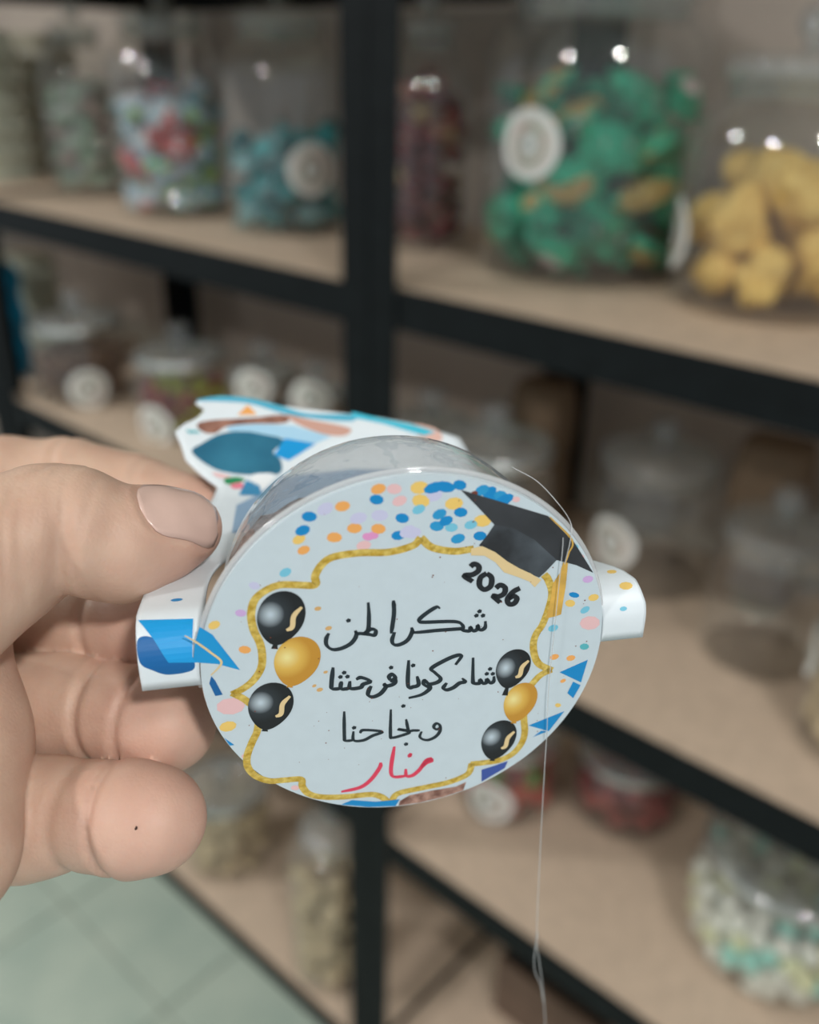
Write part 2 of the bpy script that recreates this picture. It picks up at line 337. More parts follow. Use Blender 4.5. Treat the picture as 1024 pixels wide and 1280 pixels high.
JP = {'pale': (-0.825, 0.179, L1), 'multi': (-0.554, 0.160, L1), 'teal': (-0.339, 0.187, L1), 'red': (-0.118, 0.224, L1), 'green': (0.108, 0.228, R1), 'yellow': (0.330, 0.216, R1), 'nut': (-0.799, 0.100, L2), 'redyel': (-0.547, 0.135, L2), 'l2c': (-0.392, 0.175, L2), 'l2d': (-0.262, 0.165, L2), 'big': (0.210, 0.292, R2), 'clear': (0.389, 0.221, R2), 'beige': (0.520, 0.130, R2), 'straw': (0.099, 0.182, R3), 'pink': (0.235, 0.285, R3), 'pastel': (0.487, 0.190, R3), 'l4a': (-0.500, 0.115, L4), 'l4b': (-0.165, 0.090, L4), 'ka': (0.088, 0.116, R2), 'kb': (-0.075, 0.198, L2)}

pm = mk(pillow_me('green_sweet', .72, .42), GRN); pl = bpy.data.meshes.new('wrapper_label')
bm = bmesh.new(); bmesh.ops.create_circle(bm, cap_ends=True, segments=14, radius=1)
for v in bm.verts: v.co = (v.co.x*.42, v.co.y*.3, .375)
for f in list(bmesh.ops.extrude_face_region(bm, geom=bm.faces[:])['geom']):
    if isinstance(f, bmesh.types.BMVert): f.co.z = -.375
bmesh.ops.recalc_face_normals(bm, faces=bm.faces[:]); bm.to_mesh(pl); bm.free(); pl.materials.append(GLB)
tm = mk(twist_me('green_twist', 1, .5, .36, .55), GRN)
fill('green_sweet', j('green'), .114, 80, .0245, [pm, tm, pm], ['flat green foil pouch sweet inside the wide labelled jar', 'twist-ended green foil sweet inside the wide labelled jar', 'flat green foil pouch sweet inside the wide labelled jar'], 'green foil sweets in the wide jar', 'sweet', .034, 3, hmax=.180, tang=True, wc=.027, part=('wrapper_label', pl))
fill('teal_sweet', j('teal'), .078, 70, .0185, [mk(twist_me('teal_sweet', 1, .6, .5, .5), TEA)], 'shiny teal wrapped sweet inside the glass jar', 'teal sweets in the jar', 'sweet', .026, 5, tang=True, wc=.019, hmax=.125)
fill('printed_sweet', j('multi'), .080, 80, .0205, [mk(pillow_me('printed_sweet', .7, .42), MUL), mk(twist_me('printed_twist', 1, .6, .45, .6), MUL)], ['flat white pouch sweet with coloured print inside the glass jar', 'twist-ended white sweet with coloured print inside the glass jar'], 'printed white sweets in the jar', 'sweet', .0295, 7, tang=True, wc=.0250, hmax=.165)
fill('pale_sweet', j('pale'), .061, 60, .0175, [mk(twist_me('pale_sweet', 1, .6, .45, .6), PAL)], 'pale green wrapped sweet inside the glass jar', 'pale green sweets in the jar', 'sweet', .0245, 9, tang=True, wc=.0205, hmax=.17)
fill('red_sweet', j('red'), .050, 60, .016, [mk(twist_me('red_sweet', 1, .6, .45, .6), RED)], 'red and gold foil sweet inside the narrow jar', 'red foil sweets in the narrow jar', 'sweet', .0205, 11, tang=True, wc=.0165, hmax=.19)
fill('yellow_crisp', j('yellow'), .0925, 40, .0255, [mk(lump_me('yellow_crisp', s, 1.1, 1.0, .75, .26, 3, 2.6), YEL) for s in (1, 2, 3)], 'knobbly yellow crunchy piece inside the knob-lidded jar', 'yellow crunchy pieces in the jar', 'snack', .0285, 13, hmax=.125, wc=.031, z0=.010)
fill('brown_nut', j('nut'), .0755, 150, .0115, [mk(lump_me('brown_nut', s, 1.25, .8, .75, .08, 2), NUT) for s in (4, 5)], 'brown nut inside the lidded jar', 'brown nuts in the lidded jar', 'nut', .0115, 15, hmax=.088)
fill('red_yellow_sweet', j('redyel'), .0725, 70, .0145, [mk(twist_me('red_yellow_sweet', 1, .6, .5, .5), RYL)], 'red and yellow wrapped sweet inside the lidded jar', 'red and yellow sweets in the jar', 'sweet', .0185, 17, tang=True, wc=.0145, hmax=.078)
fill('dark_red_sweet', j('l2c'), .052, 36, .0135, [mk(twist_me('dark_red_sweet', 1, .6, .5, .5), DRD)], 'dark red wrapped sweet inside the small jar', 'dark red sweets in the small jar', 'sweet', .017, 19, tang=True, wc=.0135, hmax=.065)
fill('small_red_sweet', j('l2d'), .0415, 26, .0125, [mk(twist_me('small_red_sweet', 1, .6, .5, .5), DRD)], 'small reddish sweet inside the jar next to the post', 'reddish sweets in the jar by the post', 'sweet', .0155, 21, tang=True, wc=.0125, hmax=.07)
fill('cream_piece', j('beige'), .0495, 85, .0115, [mk(lump_me('cream_piece', s, 1.1, .9, .7, .12), CRM) for s in (6, 7)], 'cream coloured snack piece inside the jar at the shelf front', 'cream pieces in the jar', 'snack', .0125, 23, hmax=.085)
fill('strawberry_sweet', j('straw'), .0675, 60, .0145, [mk(twist_me('strawberry_sweet', 1, .65, .55, .45), STR)], 'red and green wrapped sweet inside the low labelled jar', 'red and green sweets in the low jar', 'sweet', .0185, 25, tang=True, wc=.0145, hmax=.075)
fill('pink_sweet', j('pink'), .0735, 55, .0145, [mk(twist_me('pink_sweet', 1, .65, .55, .45), PNK)], 'pink wrapped sweet inside the low jar', 'pink sweets in the low jar', 'sweet', .0185, 27, tang=True, wc=.0145, hmax=.055)
peb = [mk(lump_me('pebble_sweet_'+c, s, 1.15, 1.0, .8, .06), mm_) for c, s, mm_ in (('white', 8, WHT), ('mint', 9, MNT), ('cream', 10, WHT), ('lemon', 11, LEM), ('pale', 12, WHT), ('ivory', 13, WHT))]
fill('pebble_sweet', j('pastel'), .104, 295, .0115, peb, ['white sugar pebble sweet inside the bowl jar', 'mint sugar pebble sweet inside the bowl jar', 'white sugar pebble sweet inside the bowl jar', 'lemon sugar pebble sweet inside the bowl jar', 'white sugar pebble sweet inside the bowl jar', 'white sugar pebble sweet inside the bowl jar'], 'pastel pebbles in the bowl jar', 'sweet', .0125, 29, hmax=.115, Rf=lambda v: .106*(.80+.12*min(v, .024)/.024+.065*min(max(v-.024, 0), .03)/.03+.015*min(max(v-.054, 0), .03)/.03-.09*max(v-.108, 0)/.022)-.002)
fill('biscuit', j('l4a'), .0855, 46, .020, [mk(disc_me('biscuit'), CRM)], 'round beige biscuit inside the low shelf jar', 'beige biscuits on the lowest shelf', 'biscuit', .022, 31, hmax=.13, flat=True)
fill('pale_biscuit', j('l4b'), .0755, 60, .020, [mk(disc_me('pale_biscuit', 1, .4), CRM)], 'pale round biscuit inside the tall jar by the post', 'pale biscuits in the tall jar', 'biscuit', .022, 33, hmax=.21, flat=True)


# ------------------------------------------------------------------ other things on and under the shelves
def pack(name, x, y, z, w, d, h, label, m, rz=0, seed=1, waves=6, amp=.006):
    """upright soft pack with crinkled sides"""
    rnd = random.Random(seed); bm = bmesh.new(); V = []; nz_ = 24
    for k in range(nz_+1):
        t = k/nz_; e = 1-.12*max(0, (t-.92)/.08); q = amp*math.sin(t*waves*2*math.pi+seed)
        ring = []
        for i in range(20):
            a = 2*math.pi*i/20
            ring.append(bm.verts.new(((w/2+q)*e*sup(math.cos(a), .45), (d/2+q)*e*sup(math.sin(a), .45), h*t)))
        V.append(ring)
    for a, b in zip(V, V[1:]):
        for i in range(20): bm.faces.new((a[i], a[(i+1)%20], b[(i+1)%20], b[i]))
    bm.faces.new(V[0]); bm.faces.new(V[-1]); bmesh.ops.recalc_face_normals(bm, faces=bm.faces[:])
    o = link(name, mesh_from(bm, name, True), m); o.location = (x, y, z); o.rotation_euler.z = rz
    return tag(o, label, 'pack')
M_pack = mat('pale_crinkled_film', srgb(214,220,204), .4, 0, .06, 20, .3, 40); M_pack2 = mat('grey_beige_film', srgb(150,144,126), .5, 0, .06, 20, .3, 40)
M_blue = mat('blue_bag_film', srgb(10,130,170), .35, 0, .1, 20)
pack('film_pack', -1.125, .145, L1, .13, .13, .245, 'tall pale crinkled pack at the far end of the top shelf', M_pack, .3, 1)
pack('film_pack', -1.165, .305, L1, .10, .10, .245, 'grey-beige crinkled pack behind the tall pale pack', M_pack2, .3, 2)
pack('film_pack', -1.20, .22, .955, .10, .10, .19, 'pale cream pack standing behind the lidded nut jar', M_pack, .2, 3)
pack('film_pack', -1.065, .075, .955, .10, .10, .21, 'bright blue pack beyond the rack post', M_blue, .2, 4, 3, .003)
M_board = mat('brown_cardboard', srgb(112,92,78), .8, 0, .1, 30)
bx = empty('cardboard_box', (.20, .27, L4)); tag(bx, 'open brown cardboard box on the lowest board of the right rack', 'box')
for (a, b, c, d) in ((-.10,.10,-.07,-.067), (-.10,.10,.067,.07), (-.10,-.097,-.067,.067), (.097,.10,-.067,.067)):
    link('side_panel', box_me('side_panel', a, b, c, d, 0, .13), M_board, bx)
link('bottom_panel', box_me('bottom_panel', -.097, .097, -.067, .067, 0.0005, .004), M_board, bx)
M_kraft = mat('kraft_paper', srgb(120,100,80), .8, 0, .08, 30)
pack('kraft_pack', .030, .300, R2, .075, .075, .21, 'brown kraft pack at the back of the middle shelf beside the rack post', M_kraft, .1, 5, 2, .002)
pack('kraft_pack', .330, .335, R2, .085, .07, .20, 'brown kraft pack between the two clear empty jars', M_kraft, .1, 6, 2, .002)


# ------------------------------------------------------------------ the party favour in the hand (lengths in mm, frame on the round card)
ART = {
 'line1': [[[11.52,5.26],[11.54,4.19],[11.12,3.75],[10.63,3.88],[10.38,4.62],[10.33,3.92],[9.71,3.71],[9.29,4.4],[9.14,3.78],[8.21,3.96],[7.66,4.31]],[[4.56,8.3],[4.08,8.63],[2.94,8.01],[1.69,6.99],[1.52,6.46],[2.11,6.18],[5.92,5.86],[7.4,5.54],[8.02,4.98],[8.1,4.4],[7.45,4.34],[4.2,4.46],[1.27,4.47],[0.33,4.65]],[[0.38,5.48],[0.45,4.6],[-0.18,3.27],[-1.34,2.6],[-2.22,2.72],[-2.51,3.57],[-2.11,4.95]],[[-2.33,10.52],[-2.24,8.21],[-2.63,4.74]],[[-2.33,10.32],[-2.02,9.54]],[[-5.97,10.6],[-5.88,8.3],[-6.01,5.92],[-6.53,5.22],[-5.67,5.88],[-4.93,5.58],[-5.1,4.77],[-5.91,5.0],[-6.96,5.27],[-7.61,5.42],[-7.89,5.94]],[[-7.89,5.94],[-7.79,4.93],[-8.55,3.73],[-10.0,3.0],[-11.28,2.99],[-12.08,3.83],[-12.13,4.95],[-11.73,5.93]]],
 'line2': [[[13.44,-5.29],[13.43,-6.28],[12.89,-6.51],[12.38,-5.75],[12.28,-6.35],[11.73,-6.42],[11.29,-5.68],[11.17,-6.34],[10.32,-6.23],[10.11,-5.59],[9.94,-1.27]],[[8.36,-4.97],[8.88,-5.72],[7.99,-5.9],[7.1,-6.61],[6.09,-6.93],[5.5,-6.46],[5.99,-5.55]],[[7.25,-2.28],[8.13,-0.71],[7.19,-0.58],[5.4,-1.3],[3.54,-2.45],[4.1,-3.34],[4.98,-4.5],[4.61,-5.2],[3.3,-5.4],[2.56,-4.62],[2.39,-5.27],[2.95,-5.8],[3.38,-5.86],[3.27,-6.45],[2.07,-7.31],[0.09,-7.67]],[[0.01,-0.44],[-0.02,-5.23],[0.82,-5.58],[1.6,-5.24],[1.34,-3.63]],[[-2.79,-3.88],[-2.94,-3.12],[-2.43,-2.75],[-2.01,-3.47],[-2.49,-3.92],[-2.79,-3.88]],[[-2.01,-3.47],[-2.01,-4.36],[-2.64,-4.79],[-3.5,-4.82],[-3.68,-4.24]],[[-3.68,-4.24],[-3.44,-5.02],[-4.28,-6.21],[-5.42,-6.65],[-6.13,-6.17],[-6.0,-5.22],[-5.64,-4.52]],[[-7.92,-2.98],[-7.15,-2.72],[-5.78,-3.61],[-6.87,-4.05],[-7.29,-4.59],[-8.82,-4.52],[-8.86,-3.15]],[[-8.82,-4.52],[-10.17,-4.4],[-10.14,-3.01]],[[-10.17,-4.4],[-11.48,-4.22],[-11.6,-3.32],[-11.28,-0.27]]],
 'line3': [[[5.17,-14.29],[4.77,-14.63],[4.29,-14.35],[4.21,-13.82],[4.55,-13.43],[4.99,-13.62],[5.23,-14.22],[5.19,-15.09],[4.59,-16.05],[3.43,-16.6],[2.45,-16.32],[1.97,-15.64],[2.26,-14.68]],[[1.95,-14.43],[0.95,-14.27],[0.17,-14.07],[-0.26,-11.8]],[[0.17,-14.07],[-1.54,-13.65],[0.33,-14.5],[-1.06,-15.04],[-2.46,-15.22],[-2.71,-14.58],[-2.66,-9.49]],[[-7.48,-13.52],[-6.89,-12.98],[-4.0,-13.74],[-5.53,-14.34],[-6.95,-15.03],[-8.47,-14.79],[-8.5,-12.97]],[[-8.47,-14.79],[-9.75,-14.67],[-9.91,-13.85],[-9.83,-8.81]]],
 'name': [[[4.3,-21.1],[3.6,-21.24],[2.97,-21.55],[2.4,-22.21]],[[4.1,-20.65],[3.46,-20.71],[2.89,-21.04]],[[4.3,-20.85],[3.59,-20.9],[3.02,-21.06],[2.59,-21.78],[1.97,-22.81],[0.92,-23.73],[-0.07,-23.65],[-0.22,-22.15]],[[-0.07,-23.65],[-1.8,-23.61],[-2.5,-23.02],[-2.57,-21.13],[-2.08,-17.1]],[[-4.26,-20.1],[-4.46,-21.22],[-5.92,-23.57],[-7.67,-24.88],[-10.67,-25.29]]],
 'dots1': [[10.53,7.12],[10.09,6.41],[11.1,6.29],[-8.84,7.8]],
 'dots2': [[12.74,-3.8],[12.26,-4.67],[13.23,-4.81],[0.71,-1.52],[-2.64,-1.47],[-9.67,-1.47],[-10.24,-2.19],[-9.19,-2.26]],
 'dots3': [[-0.71,-9.12],[-0.21,-16.91],[-8.37,-12.28]],
 'dotsn': [[0.48,-19.23],[0.39,-19.46]],
 'year': [[[8.8,15.02],[9.3,15.41],[9.96,15.04],[10.0,14.23],[9.15,13.65],[7.96,13.56],[9.24,12.45]],[[11.26,13.65],[12.02,12.83],[11.97,11.4],[11.08,10.9],[10.32,11.66],[10.38,13.0],[11.26,13.65]],[[12.78,10.94],[13.41,11.4],[14.17,10.86],[14.1,9.88],[13.27,9.43],[12.46,9.6],[13.6,8.32]],[[16.45,10.53],[15.49,10.03],[14.7,8.89],[14.96,7.93],[15.76,7.92],[16.11,8.73],[15.54,9.26],[14.83,8.87]]],
 'gold': [[[1.47,20.49],[0.36,19.31],[-3.01,18.61],[-7.03,18.89],[-10.69,18.61],[-12.37,17.5],[-13.32,15.78],[-13.37,14.34],[-15.9,14.62],[-18.09,14.86],[-19.98,14.28],[-21.71,12.89],[-22.42,10.56],[-22.27,7.82],[-21.54,5.37],[-21.36,2.94],[-21.72,0.84],[-22.88,-1.05],[-24.35,-2.31],[-26.14,-3.24]],[[-26.12,-2.95],[-24.28,-4.56],[-22.7,-7.06],[-22.93,-10.44],[-23.92,-12.81],[-24.82,-15.39],[-24.86,-17.67],[-23.79,-19.67],[-21.78,-21.02],[-19.44,-21.26],[-16.96,-21.52],[-16.78,-23.09],[-15.84,-24.8],[-13.84,-25.86],[-10.39,-26.47],[-5.98,-26.73],[-4.15,-27.59],[-2.7,-29.1],[-1.51,-27.35],[2.46,-26.81],[6.33,-26.42],[8.72,-25.78],[10.3,-24.81],[10.74,-22.79]],[[10.48,-22.92],[13.04,-22.99],[15.46,-22.87],[17.56,-21.83],[18.91,-19.8],[19.28,-17.48],[18.94,-14.75],[18.58,-9.96],[19.84,-7.59],[21.14,-6.03],[22.77,-5.32]],[[22.79,-5.47],[20.58,-3.93],[19.65,-1.97],[19.34,0.34],[19.71,2.09],[20.47,3.47],[21.22,6.44],[21.47,9.26],[20.64,11.6],[19.96,12.5]],[[1.47,20.49],[3.1,18.78],[6.23,17.82],[9.12,17.92]]],
 'balloon': [[-18.39,9.27,3.35,4.62,-19.58,4.14,"b"],[-16.52,1.44,3.3,4.47,-17.78,-3.09,"g"],[-20.77,-6.28,3.3,4.47,-21.89,-10.91,"b"],[16.37,-4.3,2.73,3.75,15.42,-9.35,"b"],[18.02,-11.17,2.68,3.94,17.25,-15.32,"g"],[14.93,-18.49,2.86,4.12,14.11,-22.82,"b"]],
 'cap': [[6.84,27.51],[13.15,24.95],[19.7,22.29],[24.06,17.58],[28.5,12.36],[24.8,13.61],[21.68,14.8],[20.18,12.97],[19.26,12.05],[17.53,12.99],[16.14,13.96],[13.74,15.61],[11.7,17.34],[9.89,18.42],[11.07,20.09],[11.94,21.59],[9.43,24.59]],
 'capbody': [[11.94,21.59],[14.69,20.81],[18.08,18.52],[21.68,14.8],[20.18,12.97],[19.26,12.05],[17.53,12.99],[16.14,13.96],[13.74,15.61],[11.7,17.34],[9.89,18.42],[11.07,20.09]],
 'band': [[8.73,18.07],[10.37,18.27],[12.36,17.06],[14.24,15.34],[16.14,13.96],[17.86,12.95],[19.63,11.63],[18.72,10.43],[17.8,11.52],[16.08,12.47],[13.87,13.52],[12.46,15.37],[10.78,16.64],[8.78,16.91]],
 'tassel': [[22.73,14.32],[23.48,14.16],[23.53,10.14],[23.27,5.08],[22.26,4.8],[20.97,4.63],[21.32,7.67],[21.45,10.75],[22.39,12.55]],
 'string': [[20.04,22.08],[23.69,17.98],[23.41,15.81],[23.07,14.17]],
 'confetti': [[-1.15,23.8,1.0,0.75,"blue"],[-4.68,26.97,1.0,0.75,"blue"],[-1.68,21.14,1.0,0.75,"blue"],[5.0,22.82,1.0,0.75,"blue"],[7.02,23.98,1.0,0.75,"blue"],[9.97,19.94,1.0,0.75,"blue"],[6.74,28.3,1.0,0.75,"blue"],[11.02,26.85,1.0,0.75,"blue"],[4.03,23.95,1.05,0.75,"blue2"],[3.71,22.1,1.05,0.75,"blue2"],[6.8,19.81,1.05,0.75,"blue2"],[9.88,27.15,1.05,0.75,"blue2"],[12.91,26.69,1.05,0.75,"blue2"],[3.18,28.11,1.5,0.55,"blue"],[4.81,28.86,1.5,0.55,"blue"],[11.76,26.91,1.5,0.55,"blue"],[13.68,26.5,1.5,0.55,"blue"],[5.79,21.7,0.95,0.75,"cyan"],[8.55,21.87,0.95,0.75,"cyan"],[1.12,24.96,0.95,0.75,"cyan"],[1.17,28.28,1.3,0.75,"yellow"],[6.03,25.43,1.3,0.75,"yellow"],[10.2,22.35,1.3,0.75,"yellow"],[1.39,26.24,1.3,0.75,"yellow"],[-4.42,28.54,1.05,0.75,"orange"],[-9.27,26.36,1.05,0.75,"orange"],[-7.72,22.84,1.05,0.75,"orange"],[-4.45,22.45,1.05,0.75,"orange"],[-10.46,21.69,1.05,0.75,"orange"],[-2.27,28.36,1.05,0.75,"pink"],[-1.54,26.49,1.05,0.75,"pink"],[-6.49,20.0,1.05,0.75,"pink"],[-5.92,21.34,0.8,0.75,"magenta"],[-5.19,21.48,0.8,0.75,"magenta"],[-7.16,24.35,1.2,0.75,"lav"],[-4.26,24.5,1.2,0.75,"lav"],[0.36,21.37,1.2,0.75,"lav"],[3.21,26.9,1.2,0.75,"lav"],[-11.58,26.17,1.2,0.75,"lav"],[-0.39,21.65,1.2,0.75,"lav"],[-13.74,25.19,1.05,0.75,"blue"],[-14.72,23.16,1.05,0.75,"blue"],[-15.27,21.83,0.95,0.75,"yellow"],[-14.71,20.09,0.9,0.75,"orange"],[-10.66,21.61,0.9,0.75,"orange"],[-23.73,4.52,0.9,0.75,"orange"],[-17.35,16.79,0.9,0.75,"cyan"],[-21.67,15.11,0.8,0.75,"lav"],[-23.83,10.82,0.8,0.75,"mauve"],[26.89,10.92,0.85,0.75,"mauve"],[25.01,8.35,0.9,0.5,"blue"],[28.53,7.64,0.85,0.75,"yellow"],[24.53,6.91,0.85,0.75,"yellow"],[28.09,2.89,1.7,0.75,"pink"],[27.68,-1.51,0.8,0.75,"teal"],[22.28,2.7,0.8,0.75,"cyan"],[27.04,5.43,0.8,0.75,"cyan"],[22.96,-2.87,0.75,0.75,"orange"],[25.68,-3.44,0.75,0.75,"orange"],[21.05,22.34,0.8,0.75,"yellow"],[23.91,19.05,0.8,0.75,"yellow"],[22.79,20.41,1.1,0.75,"cyan"],[25.4,17.45,1.1,0.75,"cyan"],[8.86,26.77,0.5,0.75,"brown"],[14.85,25.31,0.6,0.75,"pink"],[26.6,15.67,0.6,0.75,"pink"],[24.83,-7.8,0.5,0.75,"orange"],[24.46,-12.68,0.55,0.75,"yellow"],[22.24,2.61,0.8,0.75,"cyan"],[-26.49,-5.41,2.1,0.75,"pink"],[-28.82,-9.69,1.3,0.75,"yellow"],[-26.79,-16.37,0.7,0.75,"pink"],[-18.33,-23.69,0.7,0.75,"pink"],[-20.98,-22.32,0.6,0.75,"cyan"],[-28.47,9.55,0.9,0.75,"yellow"],[-11.73,6.79,0.5,0.75,"gold"],[-13.37,-4.17,0.5,0.75,"gold"],[-13.14,10.33,0.5,0.75,"gold"],[-12.4,-1.02,0.35,0.75,"gold"],[-14.15,-3.33,0.35,0.75,"gold"],[13.57,9.46,0.1,0.75,"black"]],
 'flags': [[[24.07,-5.99],[28.53,-4.14],[27.88,-8.51]],[[26.53,-8.18],[25.8,-10.39],[26.88,-11.56],[27.87,-9.08]],[[19.82,-16.16],[25.67,-14.05],[23.36,-17.92]],[[20.75,-18.73],[22.11,-17.57],[23.07,-17.96]],[[-29.29,-11.8],[-26.55,-12.87],[-28.49,-13.51]]],
 'purple': [[12.58,-27.15],[12.44,-24.47],[14.58,-23.95],[16.84,-23.28],[16.4,-24.78]],
 'bottomblue': [[-10.82,-28.16],[-8.98,-27.43],[-5.07,-28.49],[-1.11,-28.67],[-1.89,-30.69],[-6.4,-29.96]],
 'hair': [[-1.1,-29.03],[0.48,-28.06],[4.22,-27.65],[8.25,-27.47],[9.97,-26.7],[9.66,-28.98],[6.3,-30.01],[2.26,-30.55],[-1.36,-30.43]],
 'tabcap': [[-38.29,11.15],[-30.62,10.45],[-30.85,7.5],[-31.04,4.95],[-30.45,4.05],[-34.39,4.45],[-36.08,7.75]],
 'tabunder': [[-38.43,7.85],[-37.3,8.5],[-35.53,7.7],[-33.16,5.7],[-31.07,4.6],[-31.25,2.8],[-34.6,2.45],[-36.71,3.5],[-38.23,4.8]],
 'tabtassel': [[-28.77,0.49],[-28.32,-0.31],[-27.46,-3.08],[-28.51,-3.15],[-29.16,-0.75]],
 'tabstring': [[-31.69,7.99],[-30.17,6.58],[-28.4,4.59],[-27.18,3.0],[-27.55,1.96],[-28.81,0.67]],
 'L': [[-27.61,70.38],[-31.06,74.91],[-33.89,78.9],[-34.76,82.98],[-35.84,86.52],[-34.3,88.36],[-31.06,90.09],[-29.45,92.21],[-31.59,94.41],[-28.29,95.77]],
 'R': [[34.69,62.28],[33.96,68.52],[31.59,72.87],[25.05,79.96],[15.96,84.54],[7.41,87.27],[-4.67,90.05],[-14.97,92.45],[-23.47,95.4]],
 'std': {"robe_lower":[[-25,44],[-8,43],[10,43],[24,44],[25,60],[20,70],[0,73],[-15,72],[-24,60]],"gown":[[-32.55,80.88],[-30.31,83.02],[-26.57,85.19],[-21.94,85.59],[-16.46,84.24],[-13.14,82.18],[-15.67,79.44],[-14.27,76.96],[-15.02,73.12],[-20.85,73.42],[-25.27,74.56],[-28.76,76.48]],"sleeve":[[-13.07,82.89],[-6.48,80.91],[-9.48,78.92],[-12.67,76.81],[-15.61,78.56]],"collar":[[-25.08,87.35],[-18.11,87.28],[-10.67,86.19],[-3.0,82.53],[-6.46,81.03],[-13.75,83.12],[-20.11,85.26],[-24.7,85.82]],"hair":[[-31.27,88.15],[-28.24,89.12],[-19.86,89.07],[-13.23,89.47],[-11.45,88.09],[-13.43,87.02],[-19.97,87.43],[-25.1,87.05],[-27.48,85.45],[-29.97,85.95]],"arm":[[-11.78,89.66],[-7.67,87.79],[1.07,84.63],[-0.14,82.6],[-4.34,83.25],[-8.82,85.74],[-11.45,88.09]],"mortar":[[-31.27,94.9],[-26.07,95.77],[-19.5,94.64],[-13.02,91.94],[-7.04,89.29],[2.01,88.27],[1.77,86.42],[-7.17,88.06],[-13.19,89.96],[-19.6,93.07],[-25.68,94.17]],"star":[[-22.61,90.08],[-20.19,92.81],[-18.4,89.87]],"flower":[[-28.59,74.9],[-26.17,74.19],[-24.87,73.17],[-27.09,73.07]],"flower2":[[-24.95,70.99],[-22.74,71.09],[-22.6,69.04],[-24.56,69.06]],"leaf":[[-26.22,72.62],[-23.55,73.02],[-22.05,71.77],[-25.4,70.66]],"blue2":[[-23.55,66.0],[-21.83,71.74],[-19.26,69.84],[-19.0,66.02],[-19.48,64.83]],"white":[[-20.65,73.05],[-18.59,73.65],[-15.94,72.87],[-17.5,69.6],[-18.92,67.84],[-20.36,69.99]],"dark":[[-33.73,86.85],[-31.1,86.46],[-30.67,85.71],[-32.94,85.84]],"hand":[[15.07,84.55],[19.79,82.97],[21.19,80.19],[19.07,78.9],[16.12,80.9]],"mortar2":[[2.3,89.05],[7.38,87.05],[15.88,84.09],[20.01,81.95],[17.17,81.06],[8.88,85.11],[2.1,87.47]]},
 'tabcap_card': [[-29.59,9.22],[-27.98,7.71],[-24.65,1.02],[-27.73,2.53],[-30.36,3.13],[-30.94,3.85],[-30.45,6.62]],
 'tabspots': [[[-33.15,16.3],0.9,"blue"],[[-29.5,48],1.3,"yellow"],[[34.5,9],1.1,"yellow"],[[33.2,12],0.8,"yellow"],[[33.5,5.5],0.6,"cyan"]],
}
SEGS = [(3, 0), (10.472, 0.16667), (50, 0), (15, -0.04422), (45, 0)]
GLUE = [[(16.85, 25.81, -9.0), (20.26, 24.15, -7.0), (22.92, 21.51, -4.0), (23.72, 20.03, -1.0), (23.26, 18.15, 0.5), (22.79, 14.29, 0.5)], [(22.16, 18.72, 0.4), (22.23, 16.38, 0.5), (22.24, 6.73, 0.6), (22.33, -8.41, 0.6), (22.77, -16.9, 0.7), (23.12, -25.35, 0.6), (24.1, -43.03, -0.0), (25.07, -62.08, -0.0), (25.54, -70.87, 0.3), (26.55, -76.24, 0.0), (28.23, -86.5, -0.0), (30.31, -102.9, -0.0)], [(25.7, -67.85, -0.0), (25.38, -74.48, 0.2), (26.03, -79.73, 0.0), (27.46, -84.0, 0.2), (28.73, -90.47, -0.0)]]

FAV = empty('party_favor'); FAV.matrix_world = FAV_M
tag(FAV, 'round printed graduation favor card with clear capsule and cut-out standee held in fingers', 'party favor')
K = .001
def flat_poly(name, pts, z, m, parent, fn=None, step=None):
    bm = bmesh.new(); vs = [bm.verts.new((p[0], p[1], 0)) for p in pts]; f = bm.faces.new(vs)
    if step:
        ys = [p[1] for p in pts]; a = min(ys)+step
        while a < max(ys):
            bmesh.ops.bisect_plane(bm, geom=bm.verts[:]+bm.edges[:]+bm.faces[:], plane_co=(0, a, 0), plane_no=(0, 1, 0)); a += step
    bmesh.ops.triangulate(bm, faces=bm.faces[:])
    for v in bm.verts:
        c = fn(v.co.x, v.co.y, z) if fn else (v.co.x, v.co.y, z)
        v.co = (c[0]*K, c[1]*K, c[2]*K)
    bm.normal_update()
    up = sum((f.normal.z+f.normal.y*.5)*f.calc_area() for f in bm.faces)
    if up < 0: bmesh.ops.reverse_faces(bm, faces=bm.faces[:])
    return link(name, mesh_from(bm, name), m, parent)
def smooth_line(P, n=7):
    P = [Vector((p[0], p[1])) for p in P]
    if len(P) < 3: return P
    Q = [P[0]*2-P[1]]+P+[P[-1]*2-P[-2]]; out = []
    for i in range(1, len(Q)-2):
        for k in range(n):
            t = k/n; a, b, c, d = Q[i-1], Q[i], Q[i+1], Q[i+2]
            out.append(.5*((2*b)+(c-a)*t+(2*a-5*b+4*c-d)*t*t+(3*b-a-3*c+d)*t**3))
    return out+[P[-1]]
def ribbon_into(bm, P, w, z, nib=0.0, taper=.55, n=7, end=.25):
    """pen stroke: flat ribbon with a slanted nib and tapering ends"""
    P = smooth_line(P, n); m = len(P); prev = None
    for i, p in enumerate(P):
        d = (P[min(i+1, m-1)]-P[max(i-1, 0)]); d = d.normalized() if d.length > 1e-9 else Vector((1, 0))
        nrm = Vector((-d.y, d.x)); t = i/(m-1)
        e = min(1, taper+(1-taper)*min(t, 1-t)/end) if end > 0 else 1
        ww = w*e*(1-nib+nib*2*abs(d.dot(Vector((.7, .7)))))*.5
        a = bm.verts.new(((p+nrm*ww).x*K, (p+nrm*ww).y*K, z*K)); b = bm.verts.new(((p-nrm*ww).x*K, (p-nrm*ww).y*K, z*K))
        if prev:
            f = bm.faces.new((prev[0], prev[1], b, a))
        prev = (a, b)
